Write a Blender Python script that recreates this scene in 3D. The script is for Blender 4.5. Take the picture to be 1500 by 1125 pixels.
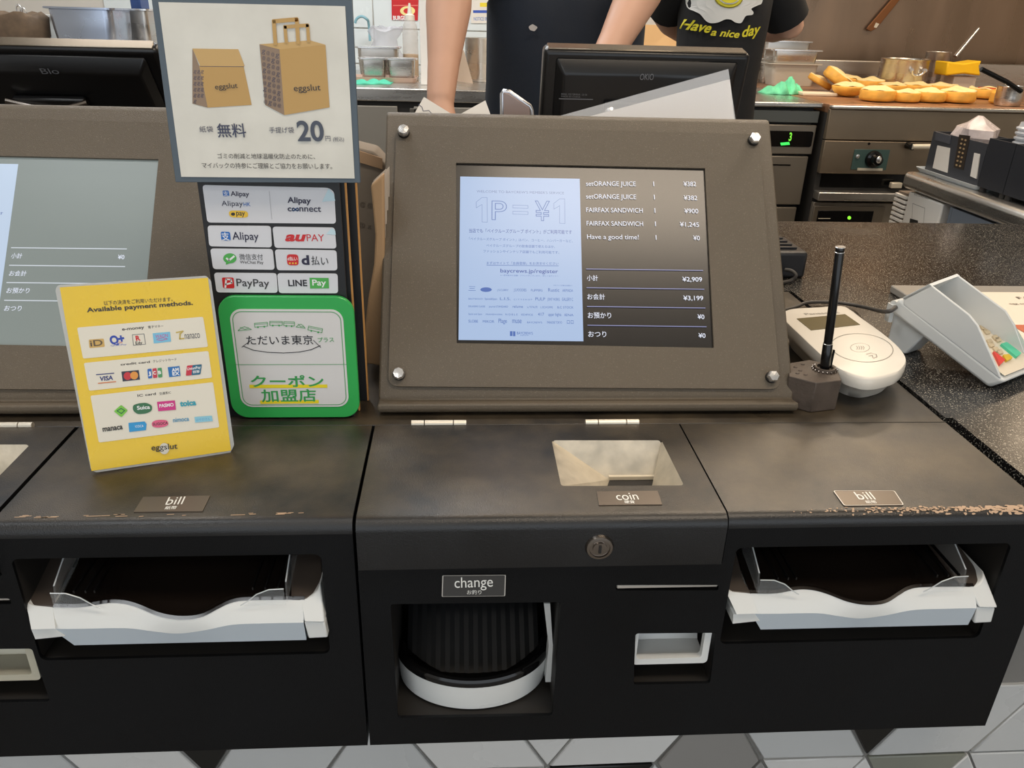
import bpy, bmesh, math, random
from mathutils import Vector, Matrix
random.seed(7)
for o in list(bpy.data.objects): bpy.data.objects.remove(o)
S = bpy.context.scene
COL = S.collection
# ------------------------------------------------------------------ camera
F_PX = 1153.04
CAM = Vector((0, 0, 0.36))
AX = Vector((0.9978, -0.0604, 0.0260)).normalized()      # camera right
AZ = Vector((0.0657, 0.9049, -0.4206)).normalized()      # camera forward
AY = AZ.cross(AX).normalized()                           # camera down
AX = AY.cross(AZ).normalized()
cd = bpy.data.cameras.new('camera'); cam = bpy.data.objects.new('camera', cd); COL.objects.link(cam)
cd.sensor_width = 36; cd.lens = F_PX * 36 / 1500; cd.clip_start = 0.02
cam.matrix_world = Matrix(((AX.x, -AY.x, -AZ.x, CAM.x), (AX.y, -AY.y, -AZ.y, CAM.y), (AX.z, -AY.z, -AZ.z, CAM.z), (0, 0, 0, 1)))
S.camera = cam
# ------------------------------------------------------------------ world, exposure, lights
S.view_settings.view_transform = 'Standard'; S.view_settings.look = 'None'
S.view_settings.exposure = 0.0; S.view_settings.gamma = 1
try: S.view_settings.use_curve_mapping = False
except Exception: pass
W = bpy.data.worlds.new('world'); S.world = W; W.use_nodes = True
W.node_tree.nodes['Background'].inputs[0].default_value = (0.88, 0.94, 1.0, 1)
W.node_tree.nodes['Background'].inputs[1].default_value = 1.4

ZF, ZC = -0.80, 1.95          # floor and ceiling heights (z = 0 is the top of the counter)
def area(name, loc, size, power, color, rot=(0, 0, 0), sy=None):
    l = bpy.data.lights.new(name, 'AREA'); l.energy = power; l.color = color
    l.shape = 'RECTANGLE'; l.size = size; l.size_y = sy or size
    o = bpy.data.objects.new(name, l); COL.objects.link(o); o.location = loc; o.rotation_euler = rot
    return o
LAMPS = [(-1.0, -1.5, 1.2, .35, 12, (1.0, .96, .90)), (0.75, -0.10, 1.3, .42, 21, (1.0, .84, .66)), (-1.0, 0.15, 1.0, .30, 9, (.93, .97, 1.0)),
         (-0.7, 1.7, 1.2, .35, 14, (1.0, .97, .94)), (1.3, 1.75, 1.2, .35, 20, (1.0, .84, .66)),
         (-0.6, 3.0, 1.2, .35, 30, (.95, .98, 1.0)), (1.2, 2.65, 1.2, .35, 22, (1.0, .83, .64))]
for i, (x, y, sx, sy, p, c) in enumerate(LAMPS):
    area('ceiling_light', (x, y, ZC - .045), sx, p, c, sy=sy)

# ------------------------------------------------------------------ pixel rays of the calibrated camera
def ray(x, y): return AX * ((x - 750) / F_PX) + AY * ((y - 562.5) / F_PX) + AZ
def PN(x, y, n, p0):
    r = ray(x, y); return CAM + r * ((p0 - CAM).dot(n) / r.dot(n))
def PZ(x, y, z=0.0): return PN(x, y, Vector((0, 0, 1)), Vector((0, 0, z)))
def PY(x, y, yy): return PN(x, y, Vector((0, 1, 0)), Vector((0, yy, 0)))

# ------------------------------------------------------------------ materials
def lin(c):
    c = c / 255.0
    return c / 12.92 if c <= 0.04045 else ((c + .055) / 1.055) ** 2.4
def L3(rgb): return (lin(rgb[0]), lin(rgb[1]), lin(rgb[2]), 1)
MC = {}
def mat(name, rgb, rough=.5, metal=0, bump=0, bscale=200, var=0, vscale=8, emit=0, alpha=1, trans=0, coat=0, spec=.5, wear=None, wscale=6, wthr=.62, speck=None, sscale=400, sthr=.7, stretch=None, dust_sheen=None):
    if name in MC: return MC[name]
    m = bpy.data.materials.new(name); m.use_nodes = True; nt = m.node_tree; N = nt.nodes; K = nt.links
    b = N['Principled BSDF']; col = L3(rgb)
    b.inputs['Base Color'].default_value = col; b.inputs['Roughness'].default_value = rough
    b.inputs['Metallic'].default_value = metal; b.inputs['Specular IOR Level'].default_value = spec
    if coat: b.inputs['Coat Weight'].default_value = coat; b.inputs['Coat Roughness'].default_value = .08
    if trans: b.inputs['Transmission Weight'].default_value = trans; b.inputs['IOR'].default_value = 1.15
    if alpha < 1: b.inputs['Alpha'].default_value = alpha
    if emit:
        b.inputs['Emission Color'].default_value = col; b.inputs['Emission Strength'].default_value = emit
    need = bump or var or wear or speck or dust_sheen
    if need:
        tc = N.new('ShaderNodeTexCoord'); mp = N.new('ShaderNodeMapping'); K.new(tc.outputs['Object'], mp.inputs[0])
        if stretch: mp.inputs['Scale'].default_value = stretch
        def noise(sc, det=4):
            n = N.new('ShaderNodeTexNoise'); n.inputs['Scale'].default_value = sc; n.inputs['Detail'].default_value = det
            K.new(mp.outputs[0], n.inputs['Vector']); return n
        cur = None
        def mix(fac, a, bcol):
            x = N.new('ShaderNodeMix'); x.data_type = 'RGBA'
            K.new(fac, x.inputs[0])
            if a is None: x.inputs[6].default_value = col
            else: K.new(a, x.inputs[6])
            x.inputs[7].default_value = bcol; return x.outputs[2]
        if var:
            n = noise(vscale, 6); r = N.new('ShaderNodeMapRange'); r.inputs[1].default_value = .35; r.inputs[2].default_value = .7
            K.new(n.outputs[0], r.inputs[0])
            k = 1 + var
            cur = mix(r.outputs[0], cur, (min(1, col[0] * k), min(1, col[1] * k), min(1, col[2] * k), 1))
            rr = N.new('ShaderNodeMapRange'); rr.inputs[1].default_value = .3; rr.inputs[2].default_value = .75
            rr.inputs[3].default_value = max(.03, rough - .10); rr.inputs[4].default_value = min(1, rough + .14)
            K.new(n.outputs[0], rr.inputs[0]); K.new(rr.outputs[0], b.inputs['Roughness'])
        if wear:
            n = noise(wscale, 9); n.inputs['Roughness'].default_value = .75
            r = N.new('ShaderNodeMapRange'); r.inputs[1].default_value = wthr; r.inputs[2].default_value = wthr + .05
            K.new(n.outputs[0], r.inputs[0]); cur = mix(r.outputs[0], cur, L3(wear))
        if speck:
            n = N.new('ShaderNodeTexVoronoi'); n.inputs['Scale'].default_value = sscale; K.new(mp.outputs[0], n.inputs['Vector'])
            n2 = noise(sscale * .5, 2)
            r = N.new('ShaderNodeMapRange'); r.inputs[1].default_value = sthr; r.inputs[2].default_value = sthr + .08
            K.new(n2.outputs[0], r.inputs[0]); cur = mix(r.outputs[0], cur, L3(speck))
        if dust_sheen:                                              # dusty grime with the tops' reflected brown sheen painted in, upward faces, smeared patches
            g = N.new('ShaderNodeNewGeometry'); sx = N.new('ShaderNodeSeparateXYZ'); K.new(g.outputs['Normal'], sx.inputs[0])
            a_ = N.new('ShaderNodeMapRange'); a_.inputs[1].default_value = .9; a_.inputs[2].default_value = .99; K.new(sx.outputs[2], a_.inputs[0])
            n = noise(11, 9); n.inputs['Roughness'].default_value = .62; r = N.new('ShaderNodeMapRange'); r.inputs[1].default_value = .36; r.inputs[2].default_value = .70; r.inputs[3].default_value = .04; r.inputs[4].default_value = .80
            K.new(n.outputs[0], r.inputs[0]); mu = N.new('ShaderNodeMath'); mu.operation = 'MULTIPLY'; K.new(a_.outputs[0], mu.inputs[0]); K.new(r.outputs[0], mu.inputs[1]); cur = mix(mu.outputs[0], cur, L3(dust_sheen))
        if cur is not None: K.new(cur, b.inputs['Base Color'])
        if bump:
            n = noise(bscale, 3); bp = N.new('ShaderNodeBump'); bp.inputs['Strength'].default_value = bump; bp.inputs['Distance'].default_value = .001
            K.new(n.outputs[0], bp.inputs['Height']); K.new(bp.outputs[0], b.inputs['Normal'])
    MC[name] = m; return m
def ink(rgb, rough=.35): return mat('ink_%d_%d_%d_%d' % (*rgb, int(rough * 100)), rgb, rough)
def glow(rgb, e):
    m = mat('glow_%d_%d_%d_%d' % (*rgb, int(e * 100)), rgb, .26, emit=e); m.node_tree.nodes['Principled BSDF'].inputs['Base Color'].default_value = (.02, .02, .022, 1); return m

# ------------------------------------------------------------------ mesh building
class MB:
    def __init__(s): s.v = []; s.f = []; s.m = []; s.mats = []
    def slot(s, m):
        if m is None: return 0
        if m not in s.mats: s.mats.append(m)
        return s.mats.index(m)
    def add(s, vs, fs, m=None):
        b = len(s.v); k = s.slot(m); s.v += [Vector(v) for v in vs]
        for f in fs: s.f.append([b + i for i in f]); s.m.append(k)
        return s
    def box(s, a, b, m=None):
        x0, y0, z0 = a; x1, y1, z1 = b
        return s.add([(x0, y0, z0), (x1, y0, z0), (x1, y1, z0), (x0, y1, z0), (x0, y0, z1), (x1, y0, z1), (x1, y1, z1), (x0, y1, z1)],
              [(0, 3, 2, 1), (4, 5, 6, 7), (0, 1, 5, 4), (1, 2, 6, 5), (2, 3, 7, 6), (3, 0, 4, 7)], m)
    def prism(s, pts, vec, m=None):                      # polygon swept along a vector
        n = len(pts); vec = Vector(vec); a = [Vector(p) for p in pts]; b = [p + vec for p in a]
        nn = Vector()
        for i in range(n): nn += a[i].cross(a[(i + 1) % n])
        if nn.dot(vec) > 0: a.reverse(); b.reverse()
        return s.add(a + b, [tuple(range(n)), tuple(range(2 * n - 1, n - 1, -1))] + [(i, i + n, (i + 1) % n + n, (i + 1) % n) for i in range(n)], m)
    def loft(s, rings, m=None, cap=True, closed=True):
        n = len(rings[0]); vs = [p for r in rings for p in r]; fs = []
        for k in range(len(rings) - 1):
            for i in range(n if closed else n - 1):
                j = (i + 1) % n; fs.append((k * n + i, k * n + j, (k + 1) * n + j, (k + 1) * n + i))
        if cap and closed:
            fs.append(tuple(range(n - 1, -1, -1))); fs.append(tuple(range((len(rings) - 1) * n, len(rings) * n)))
        return s.add(vs, fs, m)
    def lathe(s, c, prof, m=None, n=28, axis=Vector((0, 0, 1)), ex=1, ey=1):
        axis = Vector(axis).normalized(); t = Vector((1, 0, 0)) if abs(axis.x) < .9 else Vector((0, 1, 0))
        u = (t - axis * t.dot(axis)).normalized(); w = axis.cross(u); c = Vector(c)
        rings = [[c + axis * h + (u * math.cos(2 * math.pi * i / n) * ex + w * math.sin(2 * math.pi * i / n) * ey) * max(r, 1e-5) for i in range(n)] for r, h in prof]
        return s.loft(rings, m)
    def cyl(s, a, b, r, m=None, n=16, r2=None):
        a = Vector(a); b = Vector(b); d = b - a
        return s.lathe(a, [(r, 0), (r if r2 is None else r2, d.length)], m, n, d)
    def tube(s, path, r, m=None, n=8):
        path = [Vector(p) for p in path]; rings = []
        if not isinstance(r, (list, tuple)): r = [r] * len(path)
        prev = None
        for i, p in enumerate(path):
            d = (path[min(i + 1, len(path) - 1)] - path[max(i - 1, 0)]).normalized()
            if prev is None:
                t = Vector((0, 0, 1)) if abs(d.z) < .9 else Vector((1, 0, 0)); u = (t - d * t.dot(d)).normalized()
            else: u = (prev - d * prev.dot(d)).normalized()
            prev = u; w = d.cross(u)
            rings.append([p + (u * math.cos(2 * math.pi * k / n) + w * math.sin(2 * math.pi * k / n)) * r[i] for k in range(n)])
        return s.loft(rings, m)
    def ball(s, c, r, m=None, n=16, sc=(1, 1, 1)):
        c = Vector(c); k = n // 2
        rings = [[c + Vector((r * sc[0] * math.sin(math.pi * j / k) * math.cos(2 * math.pi * i / n), r * sc[1] * math.sin(math.pi * j / k) * math.sin(2 * math.pi * i / n), -r * sc[2] * math.cos(math.pi * j / k))) for i in range(n)] for j in [.02] + list(range(1, k)) + [k - .02]]
        return s.loft(rings, m)
def spline(pts, n=6):
    pts = [Vector(p) for p in pts]; out = []
    for i in range(len(pts) - 1):
        p0 = pts[max(i - 1, 0)]; p1 = pts[i]; p2 = pts[i + 1]; p3 = pts[min(i + 2, len(pts) - 1)]
        for k in range(n):
            t = k / n
            out.append(.5 * ((2 * p1) + (p2 - p0) * t + (2 * p0 - 5 * p1 + 4 * p2 - p3) * t * t + (3 * p1 - p0 - 3 * p2 + p3) * t ** 3))
    out.append(pts[-1]); return out
def wloc(p):
    v = Vector()
    while p: v += p.location; p = p.parent
    return v
def obj(name, mb, m=None, parent=None, smooth=None, bevel=0, seg=2, kind=None, label=None, fixn=True):
    me = bpy.data.meshes.new(name)
    if parent is None:
        xs = [v.x for v in mb.v]; ys = [v.y for v in mb.v]; zs = [v.z for v in mb.v]
        loc = Vector(((min(xs) + max(xs)) / 2, (min(ys) + max(ys)) / 2, min(zs)))
    else: loc = wloc(parent)
    me.from_pydata([v - loc for v in mb.v], [], mb.f)
    if m is not None: me.materials.append(m)
    else:
        for x in mb.mats: me.materials.append(x)
        me.polygons.foreach_set('material_index', mb.m)
    if fixn:
        bm = bmesh.new(); bm.from_mesh(me); bmesh.ops.recalc_face_normals(bm, faces=bm.faces); bm.to_mesh(me); bm.free()
    if smooth:
        for p in me.polygons: p.use_smooth = True
        me.set_sharp_from_angle(angle=math.radians(smooth if smooth is not True else 40))
    me.update()
    o = bpy.data.objects.new(name, me); COL.objects.link(o)
    if parent is None: o.location = loc
    else: o.parent = parent
    if bevel:
        b = o.modifiers.new('bevel', 'BEVEL'); b.width = bevel; b.segments = seg; b.limit_method = 'ANGLE'; b.angle_limit = math.radians(35); b.harden_normals = False
        for p in me.polygons: p.use_smooth = True
        me.set_sharp_from_angle(angle=math.radians(40))
    if kind: o['kind'] = kind
    if label: o['label'] = label
    return o
def tag(o, label, cat, group=None, kind=None):
    o['label'] = label; o['category'] = cat
    if group: o['group'] = group
    if kind: o['kind'] = kind
    return o
def thing(name, label, cat, loc, group=None):
    o = bpy.data.objects.new(name, None); COL.objects.link(o); o.location = Vector(loc); o.empty_display_size = .05
    return tag(o, label, cat, group)

# flat plate with holes, in a frame (origin, u, v); thickness grows along n = u x v
def fill2d(outer, holes=()):
    cu = bpy.data.curves.new('fill', 'CURVE'); cu.dimensions = '2D'; cu.fill_mode = 'BOTH'
    for pl in [outer] + list(holes):
        sp = cu.splines.new('POLY'); sp.points.add(len(pl) - 1); sp.use_cyclic_u = True
        for i, p in enumerate(pl): sp.points[i].co = (p[0], p[1], 0, 1)
    o = bpy.data.objects.new('fill', cu); me = o.to_mesh()
    vs = [v.co.copy() for v in me.vertices]; fs = [tuple(p.vertices) for p in me.polygons]
    o.to_mesh_clear(); bpy.data.objects.remove(o); bpy.data.curves.remove(cu)
    # front faces only, merge
    bm = bmesh.new(); bv = [bm.verts.new((v.x, v.y, 0)) for v in vs]
    for f in fs:
        try: bm.faces.new([bv[i] for i in f])
        except ValueError: pass
    bmesh.ops.remove_doubles(bm, verts=bm.verts, dist=1e-6)
    bm.verts.ensure_lookup_table()
    V2 = [(v.co.x, v.co.y) for v in bm.verts]; F2 = []; seen = set()
    for f in bm.faces:
        k = frozenset(v.index for v in f.verts)
        if k in seen: continue
        seen.add(k); F2.append(tuple(v.index for v in f.verts))
    bm.free(); return V2, F2
def plate(mb, o, u, v, outer, holes, th, m=None):
    o = Vector(o); u = Vector(u).normalized(); v = Vector(v).normalized(); n = u.cross(v).normalized()
    V2, F2 = fill2d(outer, holes)
    P = lambda p, t: o + u * p[0] + v * p[1] + n * t
    mb.add([P(p, 0) for p in V2], F2, m); mb.add([P(p, th) for p in V2], F2, m)
    for pl in [outer] + list(holes):
        k = len(pl); mb.add([P(p, 0) for p in pl] + [P(p, th) for p in pl], [(i, (i + 1) % k, (i + 1) % k + k, i + k) for i in range(k)], m)
    return mb
def rrect(x0, y0, x1, y1, r, n=5):
    out = []
    for cx, cy, a in ((x1 - r, y1 - r, 0), (x0 + r, y1 - r, 90), (x0 + r, y0 + r, 180), (x1 - r, y0 + r, 270)):
        for i in range(n + 1):
            t = math.radians(a + 90 * i / n); out.append((cx + r * math.cos(t), cy + r * math.sin(t)))
    return out
def roundpoly(pts, r, n=5):                                # round the corners of a 3D polygon
    out = []; k = len(pts); pts = [Vector(p) for p in pts]
    for i in range(k):
        p = pts[i]; a = (pts[i - 1] - p); b = (pts[(i + 1) % k] - p); ra = min(r, a.length * .45); rb = min(r, b.length * .45)
        A = p + a.normalized() * ra; Bv = p + b.normalized() * rb
        for j in range(n + 1):
            t = j / n; out.append(A * (1 - t) ** 2 + p * 2 * t * (1 - t) + Bv * t * t)
    return out

# ------------------------------------------------------------------ lettering
TC = {}
def glyphs(s, bold=0, outline=0):
    k = (s, bold, outline)
    if k in TC: return TC[k]
    cu = bpy.data.curves.new('t', 'FONT'); cu.body = s; cu.size = 1; cu.resolution_u = 3 if len(s) > 12 else 5
    if outline: cu.fill_mode = 'NONE' if hasattr(cu, 'fill_mode') else cu.fill_mode; cu.bevel_depth = outline; cu.bevel_resolution = 0
    elif bold: cu.offset = bold * (.45 if any(ord(c) > 0x2000 for c in s) else .8)
    o = bpy.data.objects.new('t', cu); me = o.to_mesh()
    vs = [(v.co.x, v.co.y) for v in me.vertices]; fs = [tuple(p.vertices) for p in me.polygons]
    o.to_mesh_clear(); bpy.data.objects.remove(o); bpy.data.curves.remove(cu)
    if not vs: vs = [(0, 0), (1, 0), (1, 1)]; fs = []
    x0 = min(v[0] for v in vs); x1 = max(v[0] for v in vs); y1 = max(v[1] for v in vs)
    TC[k] = (vs, fs, x0, x1, y1); return TC[k]
class Print:
    """flat print on a real plane; coordinates are read off an enlarged crop (x0, y0, scale) of the reference"""
    def __init__(s, n, p0, cx=0, cy=0, sc=1.0, lift=.0003, step=.000012):
        s.n = Vector(n).normalized(); s.p0 = Vector(p0); s.c = (cx, cy, sc); s.mb = MB(); s.k = 0; s.lift = lift; s.step = step
        if s.n.dot(CAM - s.p0) < 0: s.n = -s.n
        s.off = Vector()
    def P(s, x, y): return PN(s.c[0] + x / s.c[2], s.c[1] + y / s.c[2], s.n, s.p0)
    def up(s): s.k += 1; return s.n * (s.lift + s.step * s.k) + s.off
    def poly(s, pts, m, r=0):
        q = [s.P(*p) for p in pts]
        if r: q = roundpoly(q, r)
        d = s.up(); s.mb.add([p + d for p in q], [tuple(range(len(q)))], m); return s
    def ring(s, pts, w, m, r=0):                          # outline band of width w metres
        q = [s.P(*p) for p in pts]; q = roundpoly(q, r) if r else q
        c = sum(q, Vector()) / len(q); d = s.up(); k = len(q)
        inn = [p + (c - p).normalized() * w * 1.25 for p in q]
        s.mb.add([p + d for p in q + inn], [(i, (i + 1) % k, (i + 1) % k + k, i + k) for i in range(k)], m); return s
    def ell(s, cx, cy, rx, ry, m, n=20): return s.poly([(cx + rx * math.cos(2 * math.pi * i / n), cy + ry * math.sin(2 * math.pi * i / n)) for i in range(n)], m)
    def line(s, pts, w, m):
        q = [s.P(*p) for p in pts]; d = s.up()
        for a, b in zip(q[:-1], q[1:]):
            t = (b - a).normalized(); e = t.cross(s.n) * w * .5; a2 = a - t * w * .3; b2 = b + t * w * .3
            s.mb.add([a2 - e + d, b2 - e + d, b2 + e + d, a2 + e + d], [(0, 1, 2, 3)], m)
        return s
    def text(s, t, x0, y0, x1, y1, h, m, bold=0, outline=0, shear=0):
        vs, fs, gx0, gx1, gy1 = glyphs(t, bold, outline)
        A = s.P(x0, y0); Bq = s.P(x1, y1); u = (Bq - A); v = s.n.cross(u).normalized()
        T = s.P(x0, y0 - h) - A
        if v.dot(T) < 0: v = -v
        hh = v.dot(T); d = s.up()
        s.mb.add([A + u * ((x - gx0 + shear * y) / (gx1 - gx0)) + v * (hh * y / gy1) + d for x, y in vs], fs, m); return s
    def done(s, parent, name='print'): return obj(name, s.mb, None, parent, fixn=False)

BLACK = mat('black_paint', (15, 15, 16), .36, bump=.25, bscale=900, var=.8, vscale=7, wear=(120, 104, 84), wscale=14, wthr=.735, spec=.6, dust_sheen=(92, 80, 62))
BLACKF = mat('black_front_paint', (7, 8, 10), .5, spec=.22, bump=.25, bscale=900, var=.4, vscale=7, wear=(70, 70, 70), wscale=22, wthr=.75)
BROWNBLK = mat('textured_dark_metal', (92, 82, 68), .42, bump=.6, bscale=1500, var=.15, vscale=5, speck=(118, 106, 90), sscale=1600, sthr=.62)
RECESS = mat('recess_black', (30, 27, 24), .6)
WHITEP = mat('white_plastic', (214, 216, 214), .35, var=.05)
GREYP = mat('pale_blue_grey_plastic', (188, 198, 206), .4)
GLOSSB = mat('gloss_black_plastic', (14, 14, 15), .12)
DARKP = mat('dark_plastic', (30, 30, 33), .38, bump=.15, bscale=1200)
STEEL = mat('brushed_steel', (196, 192, 186), .28, .95, var=.06, vscale=3, bump=.015, bscale=300, stretch=(1, 1, 8))
STEELD = mat('dull_steel', (150, 146, 140), .42, .85, var=.15, vscale=4, bump=.06, bscale=200)
CHROME = mat('chrome', (228, 228, 228), .24, .9)
SKIN = mat('skin', (205, 160, 135), .5, var=.06, vscale=20)
NAVY = mat('navy_denim', (30, 37, 48), .85, bump=.5, bscale=700, var=.3, vscale=10)
BLKC = mat('black_cloth', (20, 20, 22), .85, bump=.4, bscale=500, var=.2)
KRAFT = mat('kraft_paper', (176, 142, 104), .8, bump=.2, bscale=300, var=.08)
PAPER = mat('white_paper', (225, 220, 212), .6)
GLASS = mat('clear_acrylic', (235, 240, 242), .05, alpha=.07, spec=.6)
FILM = mat('clear_film', (235, 238, 242), .12, alpha=.3, spec=.9)
# ================================================================== room shell
YF = 0.5199
def struct(name, mb, m=None, **k):
    o = obj(name, mb, m, **k); o['kind'] = 'structure'; return o
FLOORM = mat('floor_concrete', (120, 116, 110), .5, var=.15, vscale=3)
WALLP = mat('painted_wall', (205, 200, 192), .7)
struct('floor', MB().box((-2.6, -3.2, ZF - .05), (3.9, 4.15, ZF)), FLOORM)
struct('ceiling', MB().box((-2.6, -3.2, ZC), (3.9, 4.15, ZC + .05)), WALLP)
struct('wall_left', MB().box((-2.65, -3.2, ZF), (-2.6, 4.15, ZC)), WALLP)
struct('wall_right', MB().box((3.9, -3.2, ZF), (3.95, 4.15, ZC)), WALLP)
wb = struct('wall_back', MB().box((-2.6, 4.10, ZF), (3.9, 4.15, ZC)), WALLP)
# white glazed tiles of the back wall, left half
tw = mat('glazed_wall_tile', (214, 222, 224), .18, var=.04)
tile_me = None
for r in range(7):
    for c in range(9):
        x = -1.62 + c * .305; z = -.16 + r * .155
        if x + .3 > 1.02: continue
        if tile_me is None:
            t = obj('tile', MB().box((x, 4.092, z), (x + .3, 4.101, z + .15)), tw, wb, bevel=.002, seg=1); tile_me = (t, x, z)
        else:
            t = tile_me[0].copy(); COL.objects.link(t); t.location = (x - tile_me[1], 0, z - tile_me[2]); t.parent = wb
for i, (x, y, sx, sy, p, c) in enumerate(LAMPS):
    t = thing('ceiling_lamp', '', 'lamp', (x, y, ZC - .04), 'ceiling lamp panels')
    t['label'] = 'long rectangular ceiling lamp panel overhead, number %s from the street side' % ['one', 'two', 'three', 'four', 'five', 'six', 'seven'][i]
    f = MB(); f.box((x - sx / 2 - .03, y - sy / 2 - .03, ZC - .04), (x + sx / 2 + .03, y + sy / 2 + .03, ZC)); obj('frame', f, WALLP, t)

# ------------------------------------------------------------------ counter wall under the consoles, with its tiles
TY = 0.56
wf = MB(); wf.box((-1.6, TY + .004, ZF), (2.4, TY + .10, -.25)); wf.box((.506, TY + .004, -.25), (2.4, TY + .10, -.032))
wallf = struct('wall_front', wf, mat('grout', (120, 118, 114), .8))
TA = mat('tile_white', (206, 206, 204), .32, var=.05); TB = mat('tile_pale', (186, 188, 188), .32, var=.05)
TG = mat('tile_grey', (136, 134, 131), .35, var=.06); TK = mat('tile_black', (14, 16, 16), .3); TGG = mat('tile_moss', (128, 130, 120), .35)
s_, z0_, hh_ = .1122, -.3325, .0972
def lp(i, r): return Vector((.0881 + i * s_, TY, z0_ + r * hh_))
def tile(pts, m):
    q = [lp(*p) for p in pts]; c = sum(q, Vector()) / len(q)
    q = [p + (c - p).normalized() * .0026 for p in q]
    mb = MB().prism([(p.x, TY, p.z) for p in q], (0, .006, 0)); obj('tile', mb, m, wallf, bevel=.0012, seg=1)
for pts, m in [([(-4, 0), (-3, 0), (-3.5, 1), (-4.5, 1)], TA), ([(-3, 0), (-2.5, 1), (-3.5, 1)], TK), ([(-3, 0), (-2, 0), (-1.5, 1), (-2.5, 1)], TB),
               ([(-2, 0), (-1, 0), (-1.5, 1)], TB), ([(-1, 0), (0, 0), (-.5, 1), (-1.5, 1)], TA), ([(0, 0), (.5, 1), (-.5, 1)], TA),
               ([(0, 0), (1, 0), (1.5, 1), (.5, 1)], TA), ([(1, 0), (1.5, -1), (2, 0), (1.5, 1)], TG), ([(2, 0), (3, 0), (2.5, 1), (1.5, 1)], TB),
               ([(3, 0), (3.5, 1), (2.5, 1)], TK), ([(3, 0), (4, 0), (4.5, 1), (3.5, 1)], TB), ([(4, 0), (5, 0), (4.5, 1)], TB),
               ([(5, 0), (5.5, 1), (4.5, 1)], TA), ([(-5, 0), (-4, 0), (-4.5, 1)], TB), ([(-5, 0), (-4.5, 1), (-5.5, 1)], TA), ([(5, 0), (6, 0), (6.5, 1), (5.5, 1)], TA),
               ([(0, 0), (.5, -1), (1, 0)], TK), ([(2, 0), (2.5, -1), (3, 0)], TA), ([(3, 0), (3.5, -1), (4, 0)], TGG), ([(-1, 0), (-.5, -1), (0, 0)], TA),
               ([(-2, 0), (-1.5, -1), (-1, 0)], TB), ([(-3, 0), (-2.5, -1), (-2, 0)], TA), ([(4, 0), (4.5, -1), (5, 0)], TB), ([(-4, 0), (-3.5, -1), (-3, 0)], TA)]:
    tile(pts, m)
for i in range(-4, 6): tile([(i, 0), (i + .5, -1), (i - .5, -1)], [TA, TB, TG][i % 3])
for i in range(-5, 6):
    for r, pts in ((-2, [(i - .5, -1), (i + .5, -1), (i, -2)]), (-2, [(i, -2), (i + .5, -1), (i + 1, -2)])): tile(pts, [TA, TB][i % 2])
for i in range(4, 9):
    if i > 4: tile([(i, 2), (i + .5, 1), (i + 1, 2)], TA); tile([(i - .5, 1), (i + .5, 1), (i, 2)], TB)

# the rest of the pattern, outside the picture: one joined part
mbs = [(MB(), TA), (MB(), TB), (MB(), TG)]; rt = random.Random(3)
for r in range(-5, 3):
    for i in range(-15, 20):
        for dn in (0, 1):
            pts = [(i + .5 * (r % 2), r), (i + 1 + .5 * (r % 2), r), (i + .5 + .5 * (r % 2), r + 1)] if not dn else [(i + .5 + .5 * (r % 2), r + 1), (i + 1.5 + .5 * (r % 2), r + 1), (i + 1 + .5 * (r % 2), r)]
            cx_ = sum(p[0] for p in pts) / 3
            if -2 <= r <= 0 and -5.2 < cx_ < 6.3: continue
            if r == 1 and (cx_ < 9.6): continue
            if r == 2 and cx_ < 4.4: continue
            q = [lp(*p) for p in pts]
            if min(v.z for v in q) < ZF or max(v.z for v in q) > -.036 or (r >= 1 and min(v.x for v in q) < .51): continue
            c = sum(q, Vector()) / 3; q = [p + (c - p).normalized() * .003 for p in q]; rt.choice(mbs)[0].prism([(p.x, TY, p.z) for p in q], (0, .006, 0))
for mb_, m_ in mbs: obj('tile', mb_, m_, wallf, kind='stuff')

# ------------------------------------------------------------------ speckled counter slab
XS = .4934
gr = MB(); plate(gr, (0, 0, -.035), (1, 0, 0), (0, 1, 0), [(-1.6, 1.105), (XS + .004, 1.105), (XS + .004, .69), (.505, .69), (.505, YF - .012), (1.6, YF - .012), (1.6, 1.56), (-1.6, 1.56)], [], .035)
GRAN = mat('speckled_black_stone', (26, 24, 23), .2, speck=(176, 170, 156), sscale=1300, sthr=.595, var=.3, vscale=3)
tag(obj('stone_counter', gr, GRAN, bevel=.002), 'black speckled stone counter slab running behind and right of the cash consoles', 'counter')
cb = MB(); cb.box((.52, .67, ZF), (2.3, 1.5, -.036)); cb.box((-1.6, .78, ZF), (.52, 1.5, -.036))
tag(obj('counter_base', cb, mat('base_cabinet', (70, 68, 66), .6)), 'dark cabinet base carrying the speckled stone counter', 'cabinet')
rp = MB(); rp.box((-1.6, .6815, -.034), (XS - .001, 1.1035, -.0005))
tag(obj('metal_deck', rp, BLACK, bevel=.001), 'matt black metal deck plate behind the cash consoles, displays standing on it', 'plate')

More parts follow.
